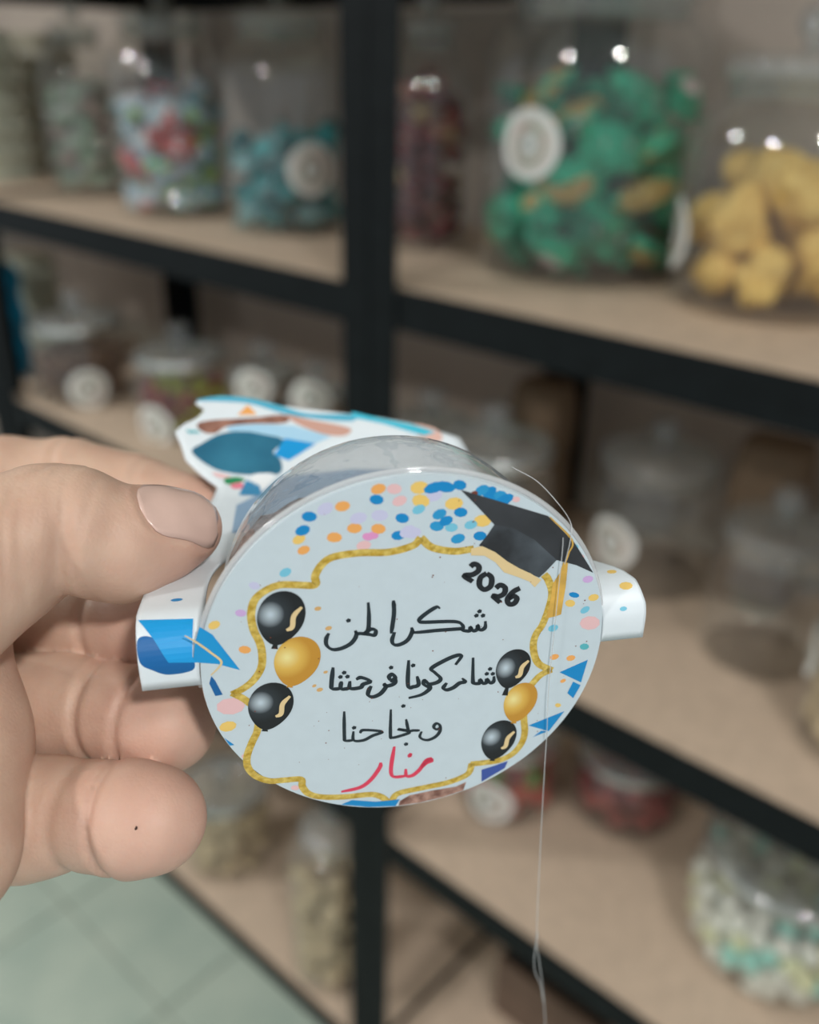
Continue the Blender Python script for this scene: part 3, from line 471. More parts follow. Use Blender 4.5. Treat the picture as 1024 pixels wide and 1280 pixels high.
def disc_into(bm, x, y, r, z, n=14, asp=1.0, rot=0.0):
    vs = []
    for i in range(n):
        a = 2*math.pi*i/n; u, v = r*math.cos(a), r*asp*math.sin(a)
        vs.append(bm.verts.new(((x+u*math.cos(rot)-v*math.sin(rot))*K, (y+u*math.sin(rot)+v*math.cos(rot))*K, z*K)))
    bm.faces.new(vs)
def up_mesh(bm, name):
    bm.normal_update()
    for f in bm.faces:
        if f.normal.z < 0: f.normal_flip()
    return mesh_from(bm, name)

M_card = mat('white_satin_card', srgb(200,213,221), .35, 0, .015, 400, coat=.15)
M_panel = mat('white_card_stock', srgb(224,232,238), .4, 0, .01, 300)
ink = lambda n, c, r=.4: mat('ink_'+n, c, r)
INK = dict(black=ink('black', srgb(28,32,38)), blue=ink('blue', srgb(10,135,200)), blue2=ink('bright_blue', srgb(40,150,205)), cyan=ink('cyan', srgb(120,195,220)),
  yellow=ink('yellow', srgb(238,200,110)), orange=ink('orange', srgb(240,170,95)), pink=ink('pink', srgb(232,190,192)), magenta=ink('magenta', srgb(225,150,200)),
  lav=ink('lavender', srgb(200,200,228)), mauve=ink('mauve', srgb(205,170,220)), teal=ink('teal', srgb(90,180,190)), brown=ink('brown', srgb(120,60,45)), gold=ink('pale_gold', srgb(214,170,110)))
M_letter = ink('lettering', srgb(30,42,50)); M_name = ink('crimson', srgb(222,62,92))
M_goldg = mat('ink_gold_glitter', srgb(196,158,50), .45, .2, 0, 900, .3, 1500, col2=srgb(232,204,110))
M_cap = mat('ink_cap_charcoal', srgb(52,54,58), .4, 0, .25, 120); M_capb = mat('ink_cap_body', srgb(40,42,46), .4, 0, 0, 90, col2=srgb(86,94,102))
M_band = ink('cap_band', srgb(226,200,150)); M_tassel = mat('ink_tassel', srgb(214,170,80), .45, 0, .15, 300)
def balloon_ink(name, dark, mid, lite):
    m, nt, p = nodes(name); N = nt.nodes; L = nt.links
    tc = N.new('ShaderNodeTexCoord'); mp = N.new('ShaderNodeMapping'); mp.inputs['Location'].default_value = (-.28, -.62, 0)
    gr = N.new('ShaderNodeTexGradient'); gr.gradient_type = 'SPHERICAL'
    mp2 = N.new('ShaderNodeVectorMath'); mp2.operation = 'MULTIPLY'; mp2.inputs[1].default_value = (1.9, 2.4, 0)
    L.new(tc.outputs['Generated'], mp.inputs['Vector']); L.new(mp.outputs[0], mp2.inputs[0]); L.new(mp2.outputs[0], gr.inputs[0])
    rp = N.new('ShaderNodeValToRGB'); e = rp.color_ramp.elements; e[0].color = dark; e[1].color = lite; e[1].position = .95; e.new(.45).color = mid
    L.new(gr.outputs['Fac'], rp.inputs[0]); L.new(rp.outputs[0], p.inputs['Base Color']); p.inputs['Roughness'].default_value = .4
    return m
M_bb = balloon_ink('ink_balloon_black', srgb(24,27,31), srgb(44,50,56), srgb(190,204,214)); M_bg = balloon_ink('ink_balloon_gold', srgb(196,142,50), srgb(222,180,84), srgb(238,222,150))

# front card: round disc, 0.45 mm thick
RC = 30.2
card = link('front_card', lathe_me('front_card', [(0,0),(RC*K*.6,0),(RC*K,0),(RC*K,-.8*K),(0,-.8*K)], 160, False), M_card, FAV)
card['label'] = 'round white card printed with thank-you lettering, balloons and gold border'
LZ = .03
bm = bmesh.new()
for s in ART['gold']: ribbon_into(bm, s, 1.15, LZ, 0, 1, 6, 0)
link('gold_border', up_mesh(bm, 'gold_border'), M_goldg, card)
def clip(pts, r=30.1): return [(p[0]*min(1, r/math.hypot(*p)), p[1]*min(1, r/math.hypot(*p))) for p in pts]
def rounded(pts, n=5):
    m = len(pts); out = []
    for i in range(m):
        a, b, c, d = (Vector(pts[k % m]) for k in (i-1, i, i+1, i+2))
        for q in range(n):
            t = q/n; v = .5*((2*b)+(c-a)*t+(2*a-5*b+4*c-d)*t*t+(3*b-a-3*c+d)*t**3); out.append((v.x, v.y))
    return out
rnd = random.Random(4)
for x, y, r, asp, c in ART['confetti']:
    rr = math.hypot(x, y)
    if rr > 30-r: x, y = x*(30-r)/rr, y*(30-r)/rr
    bm = bmesh.new(); disc_into(bm, x, y, r, LZ*.6+rnd.uniform(0,.008), 9, asp, rnd.uniform(-.5,.6))
    link('confetti_print', up_mesh(bm, 'confetti_print'), INK[c], card)
for x, y, rx, ry, kx, ky, c in ART['balloon']:
    bm = bmesh.new(); vs = []
    ang = math.atan2(ky-y, kx-x)+math.pi/2
    for i in range(40):
        a = 2*math.pi*i/40; u, v = rx*math.cos(a)*(1+.10*math.sin(a)), ry*math.sin(a)
        if v < 0: u *= 1-.18*(v/ry)**2
        vs.append(bm.verts.new(((x+u*math.cos(ang)-v*math.sin(ang))*K, (y+u*math.sin(ang)+v*math.cos(ang))*K, (LZ+.02)*K)))
    bm.faces.new(vs)
    kd = Vector((kx-x, ky-y)).normalized(); kn = Vector((-kd.y, kd.x)); b0 = Vector((x, y))+kd*ry*.92
    bm.faces.new([bm.verts.new((q.x*K, q.y*K, (LZ+.021)*K)) for q in (b0+kn*.25, Vector((kx, ky))+kn*.5, Vector((kx, ky))-kn*.5, b0-kn*.25)])
    link('printed_balloon', up_mesh(bm, 'printed_balloon'), M_bb if c == 'b' else M_bg, card)
    if c == 'b':
        bm = bmesh.new(); ribbon_into(bm, [(x+rx*.9, y+ry*.35), (x+rx*.55, y+ry*.05), (x+rx*.45, y-ry*.35), (x+rx*.2, y-ry*.45)], .75, LZ+.04)
        link('gold_streamer_print', up_mesh(bm, 'streamer'), M_band, card)
flat_poly('printed_cap', clip(ART['cap']), LZ+.012, M_cap, card); flat_poly('printed_cap_body', ART['capbody'], LZ+.02, M_capb, card)
flat_poly('printed_cap_band', ART['band'], LZ+.03, M_band, card); flat_poly('printed_tassel', ART['tassel'], LZ+.03, M_tassel, card)
bm = bmesh.new(); ribbon_into(bm, ART['string'], .28, LZ+.035); link('printed_tassel_cord', up_mesh(bm, 'cord'), M_tassel, card)
for k, w in (('line1', .58), ('line2', .62), ('line3', .50), ('name', .60)):
    bm = bmesh.new()
    for s in ART[k]: ribbon_into(bm, s, w, LZ+.02, .25, .6, 7, .12)
    for x, y in ART['dotsn' if k == 'name' else 'dots'+k[-1]]: disc_into(bm, x, y, .40, LZ+.022, 5, 1, .5)
    link('lettering', up_mesh(bm, 'lettering'), M_name if k == 'name' else M_letter, card)
bm = bmesh.new()
for s in ART['year']: ribbon_into(bm, s, .85, LZ+.04, .1, .95, 7, .1)
link('year_lettering', up_mesh(bm, 'year'), INK['black'], card)
for t in ART['flags']: flat_poly('printed_flag', clip(t), LZ+.01, INK['blue'], card)
flat_poly('printed_flag', clip(ART['purple']), LZ+.01, ink('violet', srgb(60,84,160)), card)
flat_poly('printed_gown_edge', clip(ART['bottomblue']), LZ+.005, INK['blue'], card)
flat_poly('printed_hair_edge', clip(ART['hair']), LZ+.004, mat('ink_hair', srgb(110,70,60), .4, 0, 0, 500, col2=srgb(190,150,135)), card)
M_capblue = ink('sky_blue', srgb(20,150,215)); M_capblue2 = ink('deep_blue', srgb(14,96,160))
flat_poly('printed_blue_cap', ART['tabcap_card'], LZ+.01, M_capblue, card)
bm = bmesh.new(); ribbon_into(bm, ART['tabstring'], .35, LZ+.03); link('printed_blue_cap_cord', up_mesh(bm, 'cord'), M_band, card)
flat_poly('printed_blue_tassel', ART['tabtassel'], LZ+.02, M_capblue2, card)
rnd = random.Random(11); bm = bmesh.new()
for _ in range(70):
    a, r = rnd.uniform(0, 6.28), 28*math.sqrt(rnd.random()); disc_into(bm, r*math.cos(a), r*math.sin(a), rnd.uniform(.05,.14), LZ+.045, 5)
tag(link('glitter_specks', up_mesh(bm, 'specks'), INK['brown'], card), kind='stuff')

# back panel: same sheet bent back over the fold, hole where the disc was cut, ending in the cut-out standee
def bend(s):
    y, z, a = -.9, 0.0, 0.0
    for Ls, k in SEGS:
        l = min(max(s, 0), Ls)
        if abs(k) < 1e-9: y += math.cos(a)*l; z -= math.sin(a)*l
        else:
            a2 = a+k*l; y += (math.sin(a2)-math.sin(a))/k; z += (math.cos(a2)-math.cos(a))/k; a = a2
        s -= l
        if s <= 0: break
    return y, z, a
def on_panel(x, s, off):
    y, z, a = bend(s); return (x, y+math.sin(a)*off, z+math.cos(a)*off)
def interp(tab, s):
    for (x0, s0), (x1, s1) in zip(tab, tab[1:]):
        if s <= s1: return x0+(x1-x0)*(max(s, s0)-s0)/max(1e-6, s1-s0)
    return tab[-1][0]
LT = [(-38.5,0),(-38.6,12),(-38.0,22),(-36.5,38),(-32.5,52),(-29.2,62)]+ART['L']
RT = [(37.2,0),(37.2,6),(36.4,10),(34.0,14),(31.2,18),(30.2,24),(30,34),(29,50),(27,62),(26,76)]+ART['R'][3:]
SS = sorted(set([i*1.5 for i in range(0, 47)]+[70.2+i*.5 for i in range(52)]+[2,3,4,5,6.5,8,9.5,10,40,41,41.5,41.9,42.0]))
SS = [s for s in SS if s <= 95.4]
def hole(s):
    if s < .9: return 30.25
    if s < 10: return math.sqrt(30.35**2-(s-.9)**2)
    return 28.95*(1-((s-10)/32.0)**4)**.5 if s < 42 else 0
bm = bmesh.new()
for side in (0, 1):
    prev = None
    for s in SS:
        h = hole(s)
        a, b = (interp(LT, s), -h) if side == 0 else (h, interp(RT, s))
        if side == 0 and b < a: b = a+.01
        if h == 0: c = (interp(LT, s)+interp(RT, s))/2; a, b = (a, c) if side == 0 else (c, b)
        row = [bm.verts.new([q*K for q in on_panel(a+(b-a)*i/14, s, 0)]) for i in range(15)]
        if prev:
            for i in range(14): bm.faces.new((prev[i], prev[i+1], row[i+1], row[i]))
        prev = row
bmesh.ops.remove_doubles(bm, verts=bm.verts[:], dist=1e-6); bmesh.ops.recalc_face_normals(bm, faces=bm.faces[:])
bm.faces.ensure_lookup_table()
if bm.faces[0].normal.z < 0: bmesh.ops.reverse_faces(bm, faces=bm.faces[:])
pan = link('standee_panel', mesh_from(bm, 'standee_panel', True), M_panel, FAV)
pan['label'] = 'white card strip bent back into a cut-out graduate standee'
so = pan.modifiers.new('thickness', 'SOLIDIFY'); so.thickness = .42*K; so.offset = -1
STD = dict(gown=M_capblue2, sleeve=M_capblue, collar=ink('lace', srgb(170,210,235)), hair=mat('ink_std_hair', srgb(120,78,66), .4, 0, 0, 300, col2=srgb(165,120,104)), arm=ink('skin_print', srgb(205,160,145)),
  mortar=ink('pool_blue', srgb(84,176,205)), star=INK['orange'], flower=INK['pink'], flower2=ink('rose', srgb(232,130,150)), leaf=ink('leaf_green', srgb(40,140,90)), blue2=ink('mid_blue', srgb(60,140,185)),
  white=ink('white', srgb(240,243,246)), dark=INK['teal'], hand=ink('skin_print2', srgb(220,180,168)), mortar2=ink('aqua', srgb(70,190,215)))
STD['robe_lower'] = ink('pale_robe_blue', srgb(140,168,196)); STD['gown'] = mat('ink_gown_teal', srgb(30,92,122), .35, 0, 0, 60, col2=srgb(52,122,150))
for i, (k, p) in enumerate(ART['std'].items()):
    flat_poly('printed_'+{'std':'x','mortar':'cap_board','mortar2':'cap_board','flower2':'flower','blue2':'robe','dark':'shoe','white':'ribbon'}.get(k, k), rounded(p) if k in ('gown', 'hair', 'arm', 'flower', 'flower2', 'white', 'hand', 'mortar', 'leaf') else p, .04+.004*i, STD[k], pan, on_panel, 2.5)
flat_poly('printed_blue_cap', ART['tabcap'], .14, M_capblue, pan, on_panel, .8)
flat_poly('printed_blue_cap_body', [(min(q[0], -30.4), q[1]) for q in rounded(ART['tabunder'])], .04, M_capblue2, pan, on_panel, .8)
for p, r, c in ART['tabspots']:
    flat_poly('confetti_print', [(p[0]+r*math.cos(a*.7), p[1]+r*.6*math.sin(a*.7)) for a in range(9)], .04, INK[c], pan, on_panel, 2)

# clear capsule glued behind the card
M_caps = glass_mat('clear_plastic_capsule', (.91,.925,.935), .04, .07, .65, base=.13, crinkle=.25)
capm = lathe_me('capsule', [(r*K, z*K) for r, z in [(27.2,-.85),(30.3,-.85),(30.5,-1.2),(30.2,-1.6),(28.6,-1.7),(28.2,-2.2),(28.0,-6),(27.8,-10),(27.6,-14),(27.2,-18),(26.4,-22),(24.8,-25.6),(22,-28.2),(18,-30),(12,-31.2),(6,-31.7),(0,-31.8)]], 96)
caps = link('capsule', capm, M_caps, FAV); caps['label'] = 'clear domed plastic capsule'
bm = bmesh.new(); prev = None
for i in range(81):
    a = math.radians(-4+188*i/80)
    ring = [bm.verts.new((r*math.cos(a)*K, r*math.sin(a)*K, z*K)) for r, z in ((29.0,-.9),(30.75,-.9),(30.9,-1.2),(30.7,-1.5),(29.0,-1.5))]
    if prev:
        for k in range(5): bm.faces.new((prev[k], prev[(k+1)%5], ring[(k+1)%5], ring[k]))
    else: bm.faces.new(ring)
    prev = ring
bm.faces.new(prev); bmesh.ops.recalc_face_normals(bm, faces=bm.faces[:])
link('rim', mesh_from(bm, 'rim', True), glass_mat('capsule_rim_plastic', (.95,.96,.97), .08, .45, .5), caps)
bm = bmesh.new(); prevr = None; nA = 60
prof = [(0,-1.6),(27.4,-1.6),(27.2,-6),(27.0,-12),(26.4,-17),(24.5,-22),(20,-27),(10,-30),(0,-30.6)]
LV = 13.5
fill_v = []
for r, z in prof:
    row = []
    for i in range(nA):
        a = 2*math.pi*i/nA; x, y = r*math.cos(a), min(r*math.sin(a), LV+.5*math.sin(7*a+z)); row.append(bm.verts.new((x*K, y*K, z*K)))
    fill_v.append(row)
for a, b in zip(fill_v, fill_v[1:]):
    for i in range(nA): bm.faces.new((a[i], a[(i+1)%nA], b[(i+1)%nA], b[i]))
bmesh.ops.remove_doubles(bm, verts=bm.verts[:], dist=1e-7); bmesh.ops.dissolve_degenerate(bm, edges=bm.edges[:], dist=1e-7); bmesh.ops.recalc_face_normals(bm, faces=bm.faces[:])
M_choc = mat('crinkled_maroon_foil', srgb(96,66,60), .3, .55, 0, 500, .9, 700, col2=srgb(160,130,122))
link('foil_filling', mesh_from(bm, 'foil_filling', True), M_choc, FAV)
# dried glue strings
M_glue = glass_mat('dried_glue_string', (.9,.9,.9), .1, .35, .5)
def tube(name, P, r, m, parent, seg=6, n=8):
    P = [Vector(p) for p in P]; Q = [P[0]*2-P[1]]+P+[P[-1]*2-P[-2]]; C = []
    for i in range(1, len(Q)-2):
        for k in range(n):
            t = k/n; a, b, c, d = Q[i-1], Q[i], Q[i+1], Q[i+2]
            C.append(.5*((2*b)+(c-a)*t+(2*a-5*b+4*c-d)*t*t+(3*b-a-3*c+d)*t**3))
    C.append(P[-1]); bm = bmesh.new(); prev = None
    for i, c in enumerate(C):
        d = (C[min(i+1, len(C)-1)]-C[max(i-1, 0)]).normalized(); u = d.orthogonal().normalized()
        if prev: u = (pu-d*pu.dot(d)).normalized()
        pu = u; w = d.cross(u)
        ring = [bm.verts.new((c+(u*math.cos(2*math.pi*k/seg)+w*math.sin(2*math.pi*k/seg))*r)*K) for k in range(seg)]
        if prev:
            for k in range(seg): bm.faces.new((prev[k], prev[(k+1)%seg], ring[(k+1)%seg], ring[k]))
        prev = ring
    return link(name, mesh_from(bm, name, True), m, parent)
for P in GLUE: tube('glue_string', P, .085, M_glue, FAV)

# ------------------------------------------------------------------ the hand: one continuous skin surface from a distance field
FINGERS = {
 'thumb': [(-64.67, 13.19, -9.73, 11.8), (-57.72, 14.46, -16.02, 10.9), (-51.88, 15.38, -18.87, 10.3), (-48.53, 15.34, -19.35, 9.9), (-41.45, 12.21, -19.71, 8.95), (-35.85, 12.06, -22.01, 7.6), (-32.11, 12.0, -23.56, 6.1)],
 'index': [(-84.24, -7.56, -83.26, 9.1), (-70.29, -5.13, -80.71, 9.0), (-59.3, -4.39, -78.96, 8.9), (-45.25, -7.08, -74.72, 8.3), (-34.54, -9.78, -69.97, 7.7), (-30.75, -10.44, -67.69, 6.9)],
 'middle': [(-74.86, -15.82, -46.69, 9.2), (-62.67, -15.17, -42.34, 8.8), (-51.99, -13.67, -37.6, 8.4), (-42.28, -12.08, -31.93, 8), (-37.95, -11.47, -29.11, 7.4)],
 'ring': [(-71.69, -24.83, -29.48, 9.3), (-61.17, -22.75, -26.25, 9.4), (-55.75, -21.9, -24.5, 9.2), (-50.64, -20.75, -21.82, 8.3), (-47.18, -20.75, -19.98, 8.6), (-42.45, -20.73, -17.9, 9.0), (-38.03, -20.71, -15.89, 8.3)],
 'pinky': [(-68.43, -30.44, -8.34, 9.3), (-60.29, -28.13, -5.71, 9.5), (-56.28, -26.76, -4.52, 9.1), (-52.11, -25.72, -3.12, 8.1), (-49.13, -25.13, -1.69, 8.0), (-46.98, -24.83, -0.86, 8.1), (-42.95, -24.72, 0.45, 8.75), (-39.81, -24.02, 1.83, 8.2)],
}
PALM = [((-70.6, -1.2, -23.8), (-70.9, -14.5, -8.4), 10.2, 10.4), ((-70.9, -14.5, -8.4), (-68.7, -18.8, 7.2), 10.4, 9.6), ((-68.7, -18.8, 7.2), (-122.5, -19.2, 3.9), 9.6, 14), ((-70.9, -14.5, -8.4), (-120.4, -14.3, -7.8), 10.4, 15), ((-74.3, -6.7, -79.4), (-146.9, -9.8, -29.3), 11.5, 17), ((-77.1, -13.0, -53.3), (-148.0, -13.2, -23.1), 12.5, 18), ((-79.1, -19.4, -31.6), (-149.6, -17.3, -14.1), 12.5, 18), ((-78.8, -26.7, -11.3), (-151.6, -25.0, -3.3), 12, 16), ((-69.1, 12.3, -11.3), (-105.7, 3.8, -5.6), 11.8, 15.5), ((-105.7, 3.8, -5.6), (-150.2, -9.2, -11.8), 15.5, 17), ((-149.6, -16.5, -14.6), (-189.0, -25.8, 6.0), 19, 20), ((-189.0, -25.8, 6.0), (-277.0, -46.7, 58.4), 20, 25)]
CREASES = {'index': [((-59.81, -4.4, -79.06), (0.9825, 0.0119, 0.186), (-0.1017, 0.8705, 0.4815), 0.55, 0.9, 9), ((-44.27, -7.37, -74.37), (0.962, -0.1105, 0.2498), (-0.1017, 0.8705, 0.4815), 0.3, 0.8, 9)],
 'middle': [((-50.67, -13.07, -36.51), (0.9825, 0.0119, 0.186), (-0.169, 0.4775, 0.8622), 0.7, 1.0, 9)],
 'pinky': [((-53.1, -25.84, -3.24), (0.9825, 0.0119, 0.186), (-0.169, 0.4775, 0.8622), 0.45, 1.1, 9), ((-47.1, -24.83, -0.89), (0.9856, 0.0731, 0.1527), (-0.169, 0.4775, 0.8622), 0.85, 0.65, 9)],
 'ring': [((-50.91, -20.75, -21.87), (0.9825, 0.0119, 0.186), (-0.169, 0.4775, 0.8622), 1.0, 1.0, 9), ((-44.16, -20.63, -18.29), (0.9719, -0.0647, 0.2264), (-0.169, 0.4775, 0.8622), 0.8, 0.7, 9)],
 'thumb': [((-48.41, 15.34, -19.33), (0.9825, 0.0119, 0.186), (-0.1102, -0.7679, 0.6311), 1.1, 1.7, 9),
           ((-55.3, 15.42, -18.4), (0.9101, -0.2602, 0.3225), (-0.0386, 0.9893, 0.1404), 0.24, 0.45, 9),
           ((-53.17, 15.36, -19.11), (0.9343, -0.201, 0.2945), (-0.0386, 0.9893, 0.1404), 0.2, 0.42, 9),
           ((-46.95, 14.86, -19.93), (0.9746, -0.0494, 0.2185), (-0.0386, 0.9893, 0.1404), 0.24, 0.45, 9),
           ((-48.85, 14.84, -20.29), (0.9689, -0.08, 0.2343), (-0.0386, 0.9893, 0.1404), 0.18, 0.42, 9),
           ((-44.98, 13.03, -20.85), (0.9856, 0.0884, 0.1443), (-0.1824, -0.1451, 0.9725), 0.18, 0.5, 9)]}
NAIL = dict(c=(-32.9815, 11.7913, -23.036), a=(0.9666, -0.0223, -0.2554), b=(-0.2194, 0.4434, -0.8691), n=(0.1326, 0.8961, 0.4237), l0=0.0, L=6.3, W=5.7)
BLEND = dict(thumb=6.0, index=4.0, middle=.6, ring=.6, pinky=.6)

def seg_d(P, a, b, ra, rb):
    a = np.asarray(a, np.float32); ab = np.asarray(b, np.float32)-a
    q = P-a; t = np.clip((q@ab)/max(float(ab@ab), 1e-6), 0, 1)
    return np.sqrt(((q-t[..., None]*ab)**2).sum(-1))-(ra+(rb-ra)*t)
def smin(a, b, k):
    h = np.clip(.5+.5*(b-a)/k, 0, 1); return b+(a-b)*h-k*h*(1-h)
def finger_d(P, name):
    c = FINGERS[name]; d = None
    for p, q in zip(c, c[1:]):
        e = seg_d(P, p[:3], q[:3], p[3], q[3]); d = e if d is None else smin(d, e, 1.2)
    for (ctr, ax, side, amp, wid, R) in CREASES.get(name, []):
        q = P-np.array(ctr, np.float32); l = q@np.array(ax, np.float32); sd = q@np.array(side, np.float32)
        curve = l-.028*(((q**2).sum(-1))-l*l-sd*sd)
        d = d+amp*np.exp(-(curve/wid)**2)*np.clip(.55+sd/R, 0, 1)
    if name == 'thumb':
        q = P-np.array(NAIL['c'], np.float32); l = q@np.array(NAIL['a'], np.float32); w = q@np.array(NAIL['b'], np.float32); h = q@np.array(NAIL['n'], np.float32)
        rim = (np.abs((l-NAIL['l0'])/NAIL['L'])**3.2+np.abs(w/NAIL['W'])**3.2)
        d = d+.22*np.clip((1.12-rim)/.2, 0, 1)*(h > 1)-.18*np.exp(-((rim-1.35)/.25)**2)*(h > 1)*(l < NAIL['l0']+NAIL['L']*.6)
    return d
def palm_d(P):
    d = None
    for a, b, ra, rb in PALM:
        e = seg_d(P, a, b, ra, rb); d = e if d is None else smin(d, e, 9.0)
    return d
def hand_d(P):
    pal = palm_d(P); d = pal
    for nme in FINGERS: d = np.minimum(d, smin(pal, finger_d(P, nme), BLEND[nme])) if True else d
    return d
def surface_nets(h):
    allp = np.array([p[:3] for c in FINGERS.values() for p in c]+[p for s in PALM for p in s[:2]])
    lo, hi = allp.min(0)-30, allp.max(0)+30
    n = np.ceil((hi-lo)/h).astype(int)+1
    F = np.full(n, 9.0, np.float32)
    # coarse pass picks the blocks near the surface, only those are sampled finely
    B = 16
    for i in range(0, n[0], B):
        for j in range(0, n[1], B):
            ks = np.arange(0, n[2], B)
            cen = np.stack([np.full(len(ks), lo[0]+(i+B/2)*h), np.full(len(ks), lo[1]+(j+B/2)*h), lo[2]+(ks+B/2)*h], -1).astype(np.float32)
            dc = hand_d(cen)
            for k, d0 in zip(ks, dc):
                sl = (slice(i, min(i+B, n[0])), slice(j, min(j+B, n[1])), slice(k, min(k+B, n[2])))
                if abs(d0) > B*h*.9+6: F[sl] = d0; continue
                gx, gy, gz = np.meshgrid(np.arange(sl[0].start, sl[0].stop), np.arange(sl[1].start, sl[1].stop), np.arange(sl[2].start, sl[2].stop), indexing='ij')
                P = np.stack([lo[0]+gx*h, lo[1]+gy*h, lo[2]+gz*h], -1).astype(np.float32)
                F[sl] = hand_d(P)
    S = F < 0
    c = np.zeros(tuple(n-1), np.int8); offs = [(a, b, d) for a in (0,1) for b in (0,1) for d in (0,1)]
    for a, b, d in offs: c += S[a:n[0]-1+a, b:n[1]-1+b, d:n[2]-1+d]
    act = np.argwhere((c > 0) & (c < 8)); idx = np.full(tuple(n-1), -1, np.int64); idx[tuple(act.T)] = np.arange(len(act))
    val = np.stack([F[act[:,0]+a, act[:,1]+b, act[:,2]+d] for a, b, d in offs], 1)
    acc = np.zeros((len(act), 3)); cnt = np.zeros(len(act))
    O = np.array(offs, float)
    for p in range(8):
        for q in range(p+1, 8):
            if abs(O[p]-O[q]).sum() != 1: continue
            v0, v1 = val[:, p], val[:, q]; m = (v0 < 0) != (v1 < 0)
            t = v0[m]/(v0[m]-v1[m]); acc[m] += O[p]+(O[q]-O[p])*t[:, None]; cnt[m] += 1
    V = lo+(act+acc/cnt[:, None])*h
    faces = []
    for ax in range(3):
        u, w = (ax+1)%3, (ax+2)%3
        sl0 = [slice(None)]*3; sl1 = [slice(None)]*3; sl0[ax] = slice(0, n[ax]-1); sl1[ax] = slice(1, n[ax])
        A, Bq = S[tuple(sl0)], S[tuple(sl1)]
        E = np.argwhere(A != Bq); E = E[(E[:,u] > 0) & (E[:,w] > 0) & (E[:,u] < n[u]-1) & (E[:,w] < n[w]-1)]
        du = np.zeros(3, int); du[u] = 1; dw = np.zeros(3, int); dw[w] = 1
        q = np.stack([idx[tuple((E-du-dw).T)], idx[tuple((E-dw).T)], idx[tuple(E.T)], idx[tuple((E-du).T)]], 1)
        flip = ~A[tuple(E.T)]; q[flip] = q[flip][:, ::-1]; faces.append(q)
    return V, np.concatenate(faces)
V, Fc = surface_nets(.62)
me = bpy.data.meshes.new('hand'); me.from_pydata((V*K).tolist(), [], Fc.tolist()); me.validate()
for p in me.polygons: p.use_smooth = True
# skin: pinker towards fingertips and joints
tipm = np.zeros(len(V))
for nme, c in FINGERS.items():
    tipm = np.maximum(tipm, np.exp(-((V-np.array(c[-1][:3]))**2).sum(1)/(11.0**2)))
at = me.attributes.new('tip', 'FLOAT', 'POINT'); at.data.foreach_set('value', tipm.astype(np.float32))
m, nt, p = nodes('skin'); N = nt.nodes; Lk = nt.links
tc = N.new('ShaderNodeTexCoord'); nz = N.new('ShaderNodeTexNoise'); nz.inputs['Scale'].default_value = 140; nz.inputs['Detail'].default_value = 5
Lk.new(tc.outputs['Object'], nz.inputs['Vector'])
rp = N.new('ShaderNodeValToRGB'); rp.color_ramp.elements[0].position = .3; rp.color_ramp.elements[1].position = .7
rp.color_ramp.elements[0].color = srgb(199,162,142); rp.color_ramp.elements[1].color = srgb(211,179,158); Lk.new(nz.outputs['Fac'], rp.inputs[0])
ta = N.new('ShaderNodeAttribute'); ta.attribute_name = 'tip'; mx = N.new('ShaderNodeMix'); mx.data_type = 'RGBA'
sc = N.new('ShaderNodeMath'); sc.operation = 'MULTIPLY'; sc.inputs[1].default_value = .55
Lk.new(ta.outputs['Fac'], sc.inputs[0]); Lk.new(sc.outputs[0], mx.inputs['Factor']); Lk.new(rp.outputs[0], mx.inputs['A']); mx.inputs['B'].default_value = srgb(208,157,146)
Lk.new(mx.outputs['Result'], p.inputs['Base Color'])
p.inputs['Roughness'].default_value = .5; p.inputs['Subsurface Weight'].default_value = .25; p.inputs['Subsurface Radius'].default_value = (.0025, .001, .0006); p.inputs['Subsurface Scale'].default_value = 1.0
p.inputs['Specular IOR Level'].default_value = .35
vo = N.new('ShaderNodeTexVoronoi'); vo.inputs['Scale'].default_value = 1100; vo.feature = 'DISTANCE_TO_EDGE'; Lk.new(tc.outputs['Object'], vo.inputs['Vector'])
n2 = N.new('ShaderNodeTexNoise'); n2.inputs['Scale'].default_value = 420; n2.inputs['Detail'].default_value = 4; Lk.new(tc.outputs['Object'], n2.inputs['Vector'])
ad = N.new('ShaderNodeMath'); ad.operation = 'ADD'; Lk.new(vo.outputs['Distance'], ad.inputs[0]); Lk.new(n2.outputs['Fac'], ad.inputs[1])
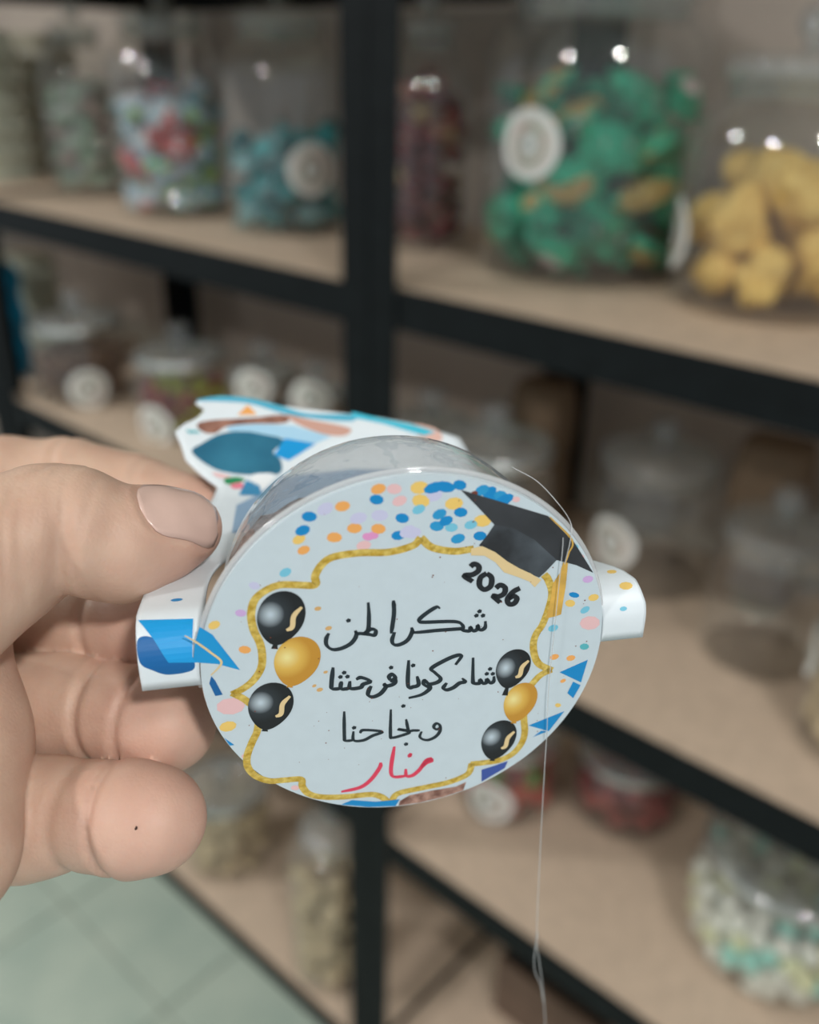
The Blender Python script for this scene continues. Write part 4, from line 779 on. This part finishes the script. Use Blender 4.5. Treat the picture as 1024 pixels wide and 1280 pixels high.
b = N.new('ShaderNodeBump'); b.inputs['Strength'].default_value = .16; b.inputs['Distance'].default_value = .0004; Lk.new(ad.outputs[0], b.inputs['Height']); Lk.new(b.outputs[0], p.inputs['Normal'])
hand = link('hand', me, m); hand.matrix_world = FAV_M
tag(hand, 'bare hand pinching the favor between thumb and index finger, other fingers curled', 'hand')
# thumbnail: thin curved plate lying in its bed
c0, a0, b0, n0 = (np.array(NAIL[k]) for k in 'cabn')
def drop(p):
    for st in np.arange(14, -2, -.1):
        q = p+n0*st
        if hand_d(q[None].astype(np.float32))[0] < 0: return q
    return p
bm = bmesh.new(); rows = []
for i in range(15):
    l = -1+2*i/14; row = []
    half = (1-abs(l)**3.4)**(1/3.4)*.995+.005
    for j in range(11):
        w = (-1+2*j/10)*half; q = drop(c0+a0*(NAIL['l0']+l*NAIL['L'])+b0*w*NAIL['W'])+n0*.26
        row.append(bm.verts.new(q*K))
    rows.append(row)
for r0, r1 in zip(rows, rows[1:]):
    for j in range(10): bm.faces.new((r0[j], r0[j+1], r1[j+1], r1[j]))
bmesh.ops.smooth_vert(bm, verts=bm.verts[:], factor=.5, use_axis_x=True, use_axis_y=True, use_axis_z=True); bmesh.ops.smooth_vert(bm, verts=bm.verts[:], factor=.5, use_axis_x=True, use_axis_y=True, use_axis_z=True)
bmesh.ops.recalc_face_normals(bm, faces=bm.faces[:])
nail = link('thumbnail', mesh_from(bm, 'thumbnail', True), mat('fingernail', srgb(216,184,172), .26, 0, .03, 200, coat=.3), hand)
so = nail.modifiers.new('plate', 'SOLIDIFY'); so.thickness = .3*K; so.offset = 0
sp = np.array((-39.73, -23.16, 1.37)); sn = np.array((-0.165, 0.521, 0.838))
while hand_d(sp[None].astype(np.float32))[0] < .05: sp = sp+sn*.05
bm = bmesh.new(); bmesh.ops.create_icosphere(bm, subdivisions=1, radius=.0004)
for v in bm.verts: v.co = (v.co.x*.55+v.co.y*.3, v.co.y*1.3, v.co.z*.3)
s = link('skin_speck', mesh_from(bm, 'skin_speck'), mat('dark_speck', srgb(60,36,30), .6), hand); s.location = (sp*K).tolist()
